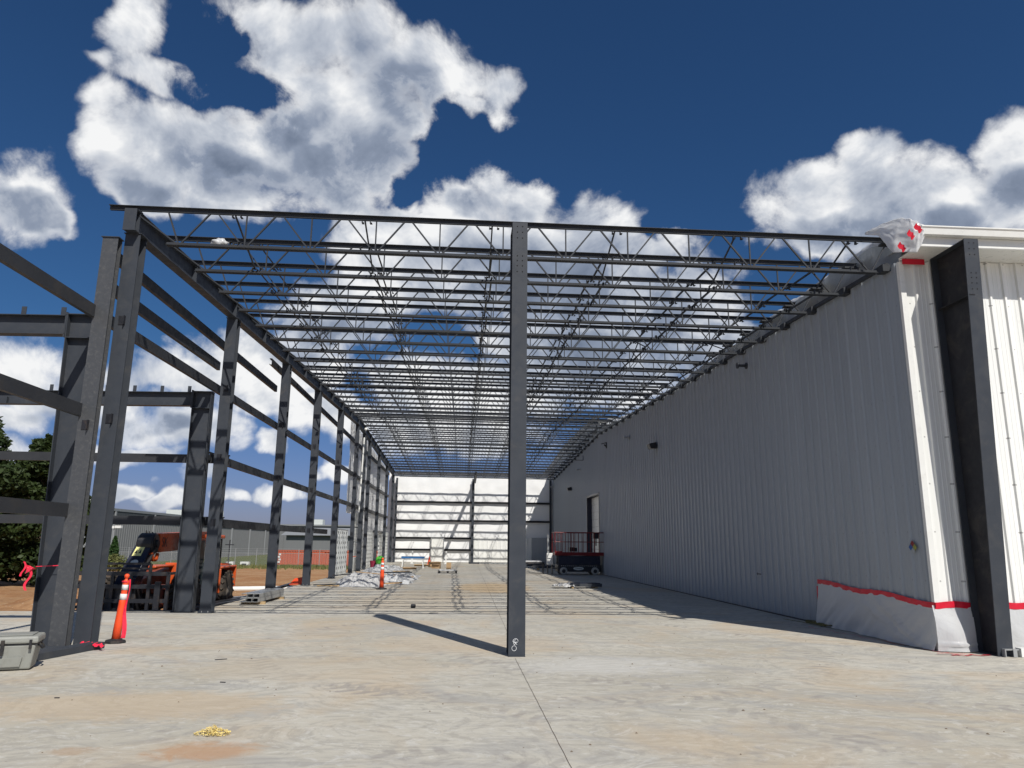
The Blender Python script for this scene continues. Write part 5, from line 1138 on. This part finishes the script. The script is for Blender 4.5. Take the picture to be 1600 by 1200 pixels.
tag(MB().lathe([(0.17, 0.0), (0.21, 0.42), (0.19, 0.43)], n=20).build('bucket', MAROON, loc=(-4.95, 43.4, 0.12)), 'dark maroon bucket at the foot of the left wall, beside the green ball', 'bucket')
t = thing('work_table', 'low white-legged work table with a blue top near the far left corner', 'table', (-3.05, 48.5, 0))
MB().box(-0.72, 0.72, -0.35, 0.35, 0.60, 0.72).build('tabletop', BLUE, t)
for x in (-0.6, 0.6):
    for y in (-0.28, 0.28): MB().bar((x * 1.12, y, 0), (x, y, 0.6), 0.07).build('leg', WHITE, t)
t = thing('pallet', 'dark pallet on the slab in the middle distance', 'pallet', (-0.70, 41.0, 0))
mb = MB(); [mb.box(-0.52, 0.52, -0.5 + 0.22 * k, -0.36 + 0.22 * k, 0.10, 0.125) for k in range(5)]; mb.build('deck', BLACKP, t)
mb = MB(); [mb.box(x - 0.05, x + 0.05, -0.5, 0.52, 0.0, 0.098) for x in (-0.45, 0, 0.45)]; mb.build('runner', BLACKP, t)
tag(MB().box(-0.13, 0.13, -0.13, 0.13, 0, 0.42).build('cardboard_box', CARD, loc=(-0.65, 41.0, 0.127)), 'upright tan cardboard box standing on the dark pallet', 'box')
tag(MB().box(-0.45, 0.4, -0.2, 0.2, 0, 0.07).build('foil_scrap', FOIL, loc=(-0.68, 40.75, 0.128)), 'flat grey foil scrap lying on the dark pallet', 'scrap')
def boxes(x, y, w, d, h, lab, mat=CARD, rz=0):
    mb = MB().box(-w / 2, w / 2, -d / 2, d / 2, 0, h); mb.add([(-w / 2, -d / 2, h), (w / 2, -d / 2, h), (w / 2 * 1.1, -d / 2 - 0.12, h - 0.03), (-w / 2 * 1.1, -d / 2 - 0.12, h - 0.03)], [(0, 1, 2, 3)])
    o = mb.build('cardboard_box', mat, loc=(x, y, 0)); o.rotation_euler = (0, 0, rz); return tag(o, lab, 'box')
boxes(-1.75, 50.5, 0.7, 0.5, 0.35, 'open tan cardboard box left of the far door', rz=0.3); boxes(-1.55, 48.0, 0.5, 0.4, 0.28, 'small brown box in front of the open box, by the far door', rz=-0.2)
boxes(-2.5, 52.5, 1.4, 0.3, 0.12, 'flat timber stack in front of the far door', WOOD, 0.1)
boxes(-3.2, 46.2, 0.9, 0.5, 0.12, 'flattened cardboard under the blue-topped table', CARD, 0.5)
mb = MB(); mb.lathe([(0.2, 0), (0.2, 0.03), (0.14, 0.04), (0.04, 0.55), (0.02, 0.56)], n=16); tag(mb.build('traffic_cone', CONE, loc=(-2.35, 56.5, 0)), 'small orange cone in front of the far door', 'traffic cone')
for x, y, s_ in ((-3.7, 57.5, 'left'), (-1.15, 57.5, 'right')):
    tag(MB().bar((0, 0, 0), (0.02, 0, 0.95), 0.09).add([(-0.12, -0.05, 0), (0.12, -0.05, 0), (0.12, 0.05, 0), (-0.12, 0.05, 0), (0, 0, 0.3)], [(0, 1, 4), (1, 2, 4), (2, 3, 4), (3, 0, 4)]).build('leaning_strut', WHITE, loc=(x, y, 0)), 'pale upright strut standing %s of the far door' % s_, 'strut')
for i, (x, y, L_, r) in enumerate([(2.2, 59.2, 3.2, 0.06), (3.4, 58.6, 4.0, -0.03), (1.6, 60.0, 1.6, 0.2), (5.9, 55.0, 2.2, 0.1), (4.3, 57.0, 1.5, 0.3)]):
    o = MB().box(-L_ / 2, L_ / 2, -0.1, 0.1, 0, 0.10).build('steel_strip', [STEEL, GALV][i % 2], loc=(x, y, 0.01)); o.rotation_euler = (0, 0, r)
    tag(o, '%s steel strip lying before the end wall, %s of five' % (['dark', 'pale'][i % 2], ORD[i]), 'steel strip', 'steel strips before the end wall')
for i, (x, y, lab) in enumerate([(5.6, 46.5, 'low stack of dark steel left of the scissor lift'), (4.4, 50.5, 'dark steel stack on the slab behind the low cart')]):
    t = thing('steel_stack', lab, 'steel stack', (x, y, 0), 0.1 * i)
    for k in range(3): MB().box(-1.2, 1.2, -0.3 + 0.2 * k, -0.16 + 0.2 * k, 0.12, 0.26).build('bar', [STEEL, BLACKP, GIRT][k], t)
    mb = MB(); mb.box(-0.9, -0.8, -0.4, 0.4, 0, 0.118); mb.box(0.8, 0.9, -0.4, 0.4, 0, 0.118); mb.build('skid', WOOD, t)
# small things on the slab
o = MB().lathe([(0.03, 0), (0.045, 0.01), (0.045, 0.10), (0.03, 0.12)], axis='x', n=12).build('pipe_fitting', BLACKP, loc=(-1.22, 19.2, 0.05)); tag(o, 'small dark pipe fitting on the slab among the joist shadows', 'fitting')
t = thing('foam_scrap', 'torn clump of yellow foam on the slab near the bottom of the photo', 'foam scrap', (-2.05, 6.83, 0))
mb = MB()
for k in range(620):
    a = random.uniform(0, 6.28); r = 0.15 * random.random() ** 0.8; x, y = r * math.cos(a), 0.55 * r * math.sin(a); s_ = random.uniform(0.004, 0.013); z = max(0, 0.07 - r * 0.4) * random.random() + 0.003
    q = [Vector((random.uniform(-1, 1), random.uniform(-1, 1), random.uniform(-0.2, 1))) * s_ + Vector((x, y, z + s_ * 0.2)) for _ in range(5)]
    for v_ in q: v_.z = max(v_.z, 0.002)
    mb.add(q, [(0, 1, 2), (0, 2, 3), (0, 3, 4), (1, 2, 4), (1, 0, 4), (2, 3, 4)])
mb.build('foam_flake', FOAM, t)
stn = MB()
for k in range(260):
    x = random.uniform(-6, 7); y = random.uniform(4.2, 17.5)
    if x < -4.9 and y > 9: continue
    s_ = random.uniform(0.004, 0.014) * (1.4 if random.random() < 0.1 else 1)
    q = [Vector((math.cos(i * 1.26), math.sin(i * 1.26), 0)) * s_ * random.uniform(0.6, 1.2) + Vector((x, y, 0.002)) for i in range(5)] + [Vector((x, y, s_ * 0.8))]
    stn.add(q, [(0, 1, 5), (1, 2, 5), (2, 3, 5), (3, 4, 5), (4, 0, 5)])
stuff(tag(stn.build('grit', paint('grit', (0.18, 0.14, 0.10), 0.9, 0.5, 3.0)), 'scattered specks of grit and small stones on the slab', 'grit'))
for (x, y, L_, r, lab) in [(-3.25, 10.9, 0.16, 0.5, 'thin dark metal scrap on the slab right of the near traffic post'), (-2.7, 9.2, 0.07, -0.3, 'tiny dark chip on the slab left of the clay stain'), (-4.1, 8.35, 0.05, 0, 'small dark pebble-like lump on the slab at left'), (-0.6, 17.8, 0.22, 0.4, 'short bent dark wire on the slab before the joist shadows'), (-2.3, 19.9, 0.4, 0.0, 'short dark rod lying across the joist shadows')]:
    o = MB().bar((-L_ / 2, 0, 0.006), (L_ / 2, 0, 0.006), 0.009).build('metal_scrap', BLACKP, loc=(x, y, 0)); o.rotation_euler = (0, 0, r); tag(o, lab, 'scrap')

# ------------------------------------------------------------------ distance: buildings, containers, fence
fbz = -2.7
fb2 = thing('warehouse', 'long grey metal warehouse in the distance behind the telehandler', 'building', (-61, 135, fbz))
HT = 9.6
mb = MB(); mb.box(-60, 0, 0, 0.3, 0, HT - 0.4); 
for k in range(10): mb.box(-60, 0.02, -0.06, 0.0, 0.5 + k * 0.9, 0.56 + k * 0.9)
mb.build('end_wall', paint('sunlit_warehouse_grey', (0.27, 0.285, 0.28), 0.6, 0.05, 0.3), fb2)  # sunlight on this end painted in as a lighter grey than the long wall
ribbed_y(fb2, 'long_wall', DKGREY, 0.3, 108, lambda y: 0, lambda y: HT - 0.5, 0.0, 0.9, 0.12, 0.10, 1)
mb = MB(); mb.box(-60, 0.35, -0.3, 109, HT - 0.45, HT); mb.build('roof', ROOFG, fb2)
mb = MB(); mb.box(0.02, 0.25, 0.3, 108, HT - 1.9, HT - 0.46); mb.build('eave_band', paint('eave_band', (0.06, 0.065, 0.07), 0.6, 0.1, 0.5), fb2)
for k in range(7): MB().bar((0.3, 0.5 + 17 * k, 0), (0.3, 0.5 + 17 * k, HT - 0.5), 0.35).build('pilaster', ROOFG, fb2)
mb = MB(); mb.box(-9.5, -4.8, 2, 7, HT, HT + 1.7); u1 = mb.build('rooftop_unit', LIGHTG, fb2)
mb = MB(); mb.box(-4, 0, 34, 37, HT, HT + 1.2); mb.build('rooftop_unit', LIGHTG, fb2)
mb = MB()
for z in (0, 1.0, 2.0): mb.bar((-1.5, 55, HT + z), (-1.5, 60, HT + z), 0.15); mb.bar((0.2, 55, HT + z), (0.2, 60, HT + z), 0.15)
for y in (55, 57.5, 60): mb.bar((-1.5, y, HT), (-1.5, y, HT + 2), 0.15); mb.bar((0.2, y, HT), (0.2, y, HT + 2), 0.15)
mb.build('ladder_cage', LIGHTG, fb2)
wing = thing('warehouse_wing', 'lower dark grey warehouse wing beyond the left columns, behind the orange containers', 'building', (-61, 243, fbz))
mb = MB(); mb.box(0, 60, 0, 30, 0, 9.0)
for k in range(16): mb.box(1 + 3.7 * k, 1.15 + 3.7 * k, -0.1, 0, 0, 9.0)
mb.build('wall', DKGREY, wing); MB().box(-0.5, 60.5, -0.5, 30, 9.01, 9.5).build('roof', ROOFG, wing)
for x in (12, 27, 42): MB().box(x, x + 4, 3, 7, 9.51, 11.2).build('rooftop_unit', LIGHTG, wing)
sh = thing('distant_shed', 'small grey-roofed building between the containers and the warehouse wing', 'building', (-34, 175, fbz))
MB().box(-6, 10, 0, 8, 0, 5.6).build('wall', DKGREY, sh); MB().add([(-7, -1, 5.61), (11, -1, 5.61), (11, 9, 5.61), (-7, 9, 5.61), (-6, 4, 7.4), (10, 4, 7.4)], [(0, 1, 5, 4), (2, 3, 4, 5), (0, 4, 3), (1, 2, 5)]).build('roof', ROOFG, sh)
def container(x0, x1, y, lab, mat=CONT):
    t = thing('shipping_container', lab, 'shipping container', (x0, y, -2.45), 0, 'orange shipping containers beyond the fence')
    L_ = x1 - x0; mb = MB(); P = ribbed(0.1, L_ - 0.1, 0, 0, 0.42, 0.13, 0.09, minor=False); n = len(P)
    mb.add([(a, -h, 0.12) for a, h in P] + [(a, -h, 2.5) for a, h in P], [(i, i + 1, n + i + 1, n + i) for i in range(n - 1)]); mb.box(0.1, L_ - 0.1, 0.06, 2.4, 0.12, 2.5); mb.build('side_wall', mat, t)
    mb = MB(); mb.box(0, L_, -0.12, 0.02, 2.5, 2.62); mb.box(0, L_, -0.12, 0.02, 0, 0.119); mb.box(0, 0.1, -0.12, 0.02, 0.12, 2.499); mb.box(L_ - 0.1, L_, -0.12, 0.02, 0.12, 2.499); mb.build('frame', mat, t); MB().box(0, L_, 0.021, 2.4, 2.51, 2.6).build('roof', mat, t)
    return t
c1 = container(-30.3, -24.3, 124, 'orange shipping container at left, with white lettering on its end', CONT)
text_part('CMC', 0.75, REFL, c1, Matrix.Translation((1.1, -0.14, 0.5)) @ Matrix.Rotation(-math.pi / 2, 4, 'Y') @ Matrix.Rotation(math.pi / 2, 4, 'X'), 'lettering', 0.01) if False else None
mb = MB(); [mb.box(0.9 + 0.12 * (k % 2), 1.25 + 0.12 * (k % 2), -0.135, -0.125, 0.6 + 0.4 * k, 0.88 + 0.4 * k) for k in range(4)]; mb.build('white_marking', REFL, c1)
container(-24.1, -12.5, 124.5, 'orange shipping container at right, ribbed side towards the site', CONT)
container(-20.0, -12.0, 112, 'orange shipping container seen past the spotted panel', CONT)
# fence
fe = thing('chain_link_fence', 'tall chain-link fence with barbed wire along the far edge of the dirt field', 'fence', (0, 108, -2.45))
mb = MB()
for k in range(34): 
    x = -75 + 2.9 * k
    MB().rod((x, 0, 0), (x, 0, 3.0), 0.05, 6).build('post', GALV, fe)
for z in (0.1, 2.35, 2.65, 2.95): mb.rod((-75, 0, z), (22, 0, z), 0.03 if z in (0.1, 2.35) else 0.012, 5)
mb.build('rail', GALV, fe)
def fence_mat():
    M = Mat('chain_link', (0.35, 0.36, 0.36), 0.5, 0.5)
    s = M.nd('ShaderNodeSeparateXYZ'); M.L.new(M.co(), s.inputs[0])
    a = M.math('ADD', s.outputs[0], s.outputs[2]); b = M.math('SUBTRACT', s.outputs[0], s.outputs[2])
    w = M.math('MAXIMUM', M.step(M.math('PINGPONG', M.math('MULTIPLY', a, 8.0), 0.5), 0.43, 0.46), M.step(M.math('PINGPONG', M.math('MULTIPLY', b, 8.0), 0.5), 0.43, 0.46))
    M.L.new(w, M.b.inputs['Alpha']); return M.m
MB().add([(-75, 0, 0.1), (22, 0, 0.1), (22, 0, 2.35), (-75, 0, 2.35)], [(0, 1, 2, 3)]).build('mesh', fence_mat(), fe)
for (x, y, lab, h) in [(-51.5, 107, 'white lamp head on a pole above the fence, left of the two', 5.4), (-49.0, 109.5, 'white lamp head on a pole beside the second cypress', 5.6)]:
    t = thing('lamp_pole', lab, 'lamp pole', (x, y, -2.5)); MB().rod((0, 0, 0), (0, 0, h), 0.08, 8).build('pole', GALV, t)
    MB().box(-0.7, 0.1, -0.3, 0.3, h, h + 0.35).build('lamp_head', WHITE, t); MB().box(0.2, 1.0, -0.3, 0.3, h + 0.05, h + 0.4).build('lamp_head', WHITE, t)
for (x, lab, w) in [(-34.0, 'white air conditioner box at the foot of the warehouse, left of two', 1.1), (-31.9, 'white air conditioner box at the foot of the warehouse, right of two', 1.2)]:
    t = thing('air_conditioner', lab, 'air conditioner', (x, 112, -2.5)); MB().box(0, w, 0, 0.8, 0, 1.1).build('casing', WHITE, t); MB().box(0.3, w - 0.3, -0.02, 0, 0.25, 0.85).build('grille', BLACKP, t)
t = thing('utility_cabinet', 'pale green-grey utility cabinet between the two cypresses', 'cabinet', (-45.5, 95, -2.2)); MB().box(0, 1.7, 0, 1.2, 0, 1.9).build('casing', LIGHTG, t); MB().box(0.1, 1.6, -0.03, 0, 0.2, 1.7).build('door', paint('cab_door', (0.45, 0.52, 0.5), 0.5, 0.05, 2), t)
for (x, y, h, lab) in [(-38.5, 110, 5.0, 'thin dark pole with a crossbar before the warehouse'), (-33.0, 110, 4.2, 'thin dark pole right of the crossbar pole')]:
    mb = MB().rod((0, 0, 0), (0, 0, h), 0.09, 6); mb.bar((-0.6, 0, h - 0.7), (0.6, 0, h - 0.7), 0.12); tag(mb.build('utility_pole', BLACKP, loc=(x, y, -2.5)), lab, 'pole')

# ------------------------------------------------------------------ vegetation
def leaves(mb, c, r, n_, size, flat=1.0, shell=0.5):
    for _ in range(n_):
        while True:
            p = Vector((random.uniform(-1, 1), random.uniform(-1, 1), random.uniform(-1, 1)))
            if p.length < 1: break
        q = p.normalized() * (shell + (1 - shell) * random.random() ** 0.5)
        q = Vector((q.x * r[0], q.y * r[1], q.z * r[2])) + Vector(c)
        q += Vector((random.gauss(0, 0.06), random.gauss(0, 0.06), random.gauss(0, 0.06))) * r[0]
        a = Vector((random.uniform(-1, 1), random.uniform(-1, 1), random.uniform(-0.6, 0.6))).normalized() * size * random.uniform(0.6, 1.3)
        b = a.orthogonal().normalized() * size * random.uniform(0.35, 0.6); b.rotate(Matrix.Rotation(random.uniform(0, 6.28), 3, a))
        mb.add([q - a, q + b, q + a, q - b], [(0, 1, 2, 3)])
def tree(x, y, h, r, lab, seed, nclump=34, nleaf=420, size=0.16, mat=LEAF, low=0.12, name='shade_tree'):
    random.seed(seed); zb = terrain_z(x, y) - 0.1
    t = thing(name, lab, 'tree', (x, y, zb))
    tr = MB(); tr.rod((0, 0, 0), (0.15, 0, h * 0.45), 0.22, 8, 0.13)
    mb = MB()
    for k in range(nclump):
        f = low + (1 - low) * (k + 0.5) / nclump; prof = math.sin(min(1, (f * 1.05)) * math.pi * 0.93 + 0.12) ** 0.6
        a = random.uniform(0, 6.28); rr = r * prof * random.uniform(0.25, 0.85)
        c = Vector((rr * math.cos(a), rr * math.sin(a), f * h)); cr = r * random.uniform(0.24, 0.42) * (0.6 + 0.4 * prof)
        tr.rod((0.1, 0, h * min(f, 0.6) * 0.6), c, 0.06, 5, 0.02)
        leaves(mb, c, (cr, cr, cr * 0.8), nleaf, size)
    for k in range(8):
        a = random.uniform(0, 6.28); rr = r * 0.5 * random.random(); leaves(mb, (rr * math.cos(a), rr * math.sin(a), h * random.uniform(0.92, 1.05)), (0.3, 0.3, 0.45), 50, size, shell=0.1)
    tr.build('trunk', BARK, t); mb.build('crown', mat, t)
tree(-28.4, 44.0, 9.0, 4.1, 'tall dark leafy tree at the left edge, topmost of the group', 11, 60, 620, 0.19)
tree(-25.0, 46.5, 8.3, 3.2, 'dark leafy tree right of the tallest, partly behind the steel columns', 12, 44, 520, 0.19)
tree(-33.5, 45.0, 7.5, 3.2, 'dark leafy tree cut off by the left edge of the photo', 13, 34, 480, 0.19)
def shrub(x, y, w, h, lab, seed, mat=LEAF, n_=2600, size=0.12, name='shrub', cat='shrub', z=None):
    random.seed(seed); t = thing(name, lab, cat, (x, y, terrain_z(x, y) if z is None else z)); mb = MB()
    for k in range(8): leaves(mb, (random.uniform(-w, w) * 0.6, random.uniform(-0.5, 0.5) * w * 0.4, h * random.uniform(0.3, 0.7)), (w * 0.45, w * 0.4, h * 0.38), n_ // 8, size, shell=0.3)
    mb.build('foliage', mat, t); st = MB(); [st.rod((0, 0, -0.1), (random.uniform(-w, w) * 0.4, 0, h * 0.6), 0.03, 5, 0.01) for _ in range(5)]; st.build('stem', BARK, t)
shrub(-26.2, 41.5, 1.4, 1.4, 'low dark bush at the foot of the left trees', 21)
shrub(-23.4, 44.5, 1.0, 1.2, 'small dark bush at the right foot of the trees', 22)
def cypress(x, y, h, r, lab, seed):
    random.seed(seed); t = thing('cypress', lab, 'tree', (x, y, terrain_z(x, y)), 0, 'narrow conical evergreens by the fence'); mb = MB()
    for k in range(22):
        f = (k + 0.5) / 22; rr = r * (1 - f) ** 0.55 * min(1, f * 6 + 0.4)
        leaves(mb, (0, 0, f * h), (rr, rr, h * 0.07), 130, 0.16, shell=0.6)
    mb.build('crown', LEAF2, t); MB().rod((0, 0, -0.1), (0, 0, h * 0.5), 0.12, 6).build('trunk', BARK, t)
cypress(-46.3, 94.5, 3.5, 0.85, 'left narrow green cypress in front of the warehouse', 31)
cypress(-42.0, 94.5, 3.5, 0.8, 'right narrow green cypress in front of the warehouse', 32)
cypress(-50.5, 98, 3.8, 0.9, 'narrow cypress just right of the large trees', 33)
shrub(-33.0, 66, 2.6, 2.1, 'yellow-green weeds between the large trees and the telehandler', 41, WEED, 3200, 0.12)
shrub(-30.2, 67, 2.2, 1.6, 'yellow-green weeds right behind the telehandler carriage', 42, WEED, 2600, 0.12)
shrub(-36.5, 68, 2.4, 2.4, 'tall weeds beside the large trees', 43, WEED, 2600, 0.12)
gr = MB(); random.seed(5)
for k in range(5200):
    x = random.uniform(-75, 5); y = random.uniform(84, 106) + random.gauss(0, 2)
    z = terrain_z(x, y); h = random.uniform(0.15, 0.45); a = random.uniform(0, 3.14); dx, dy = 0.12 * math.cos(a), 0.12 * math.sin(a)
    gr.add([(x - dx, y - dy, z - 0.05), (x + dx, y + dy, z - 0.05), (x + random.uniform(-0.1, 0.1), y, z + h)], [(0, 1, 2)])
stuff(tag(gr.build('grass', WEED), 'strip of rough grass along the far fence', 'grass'))
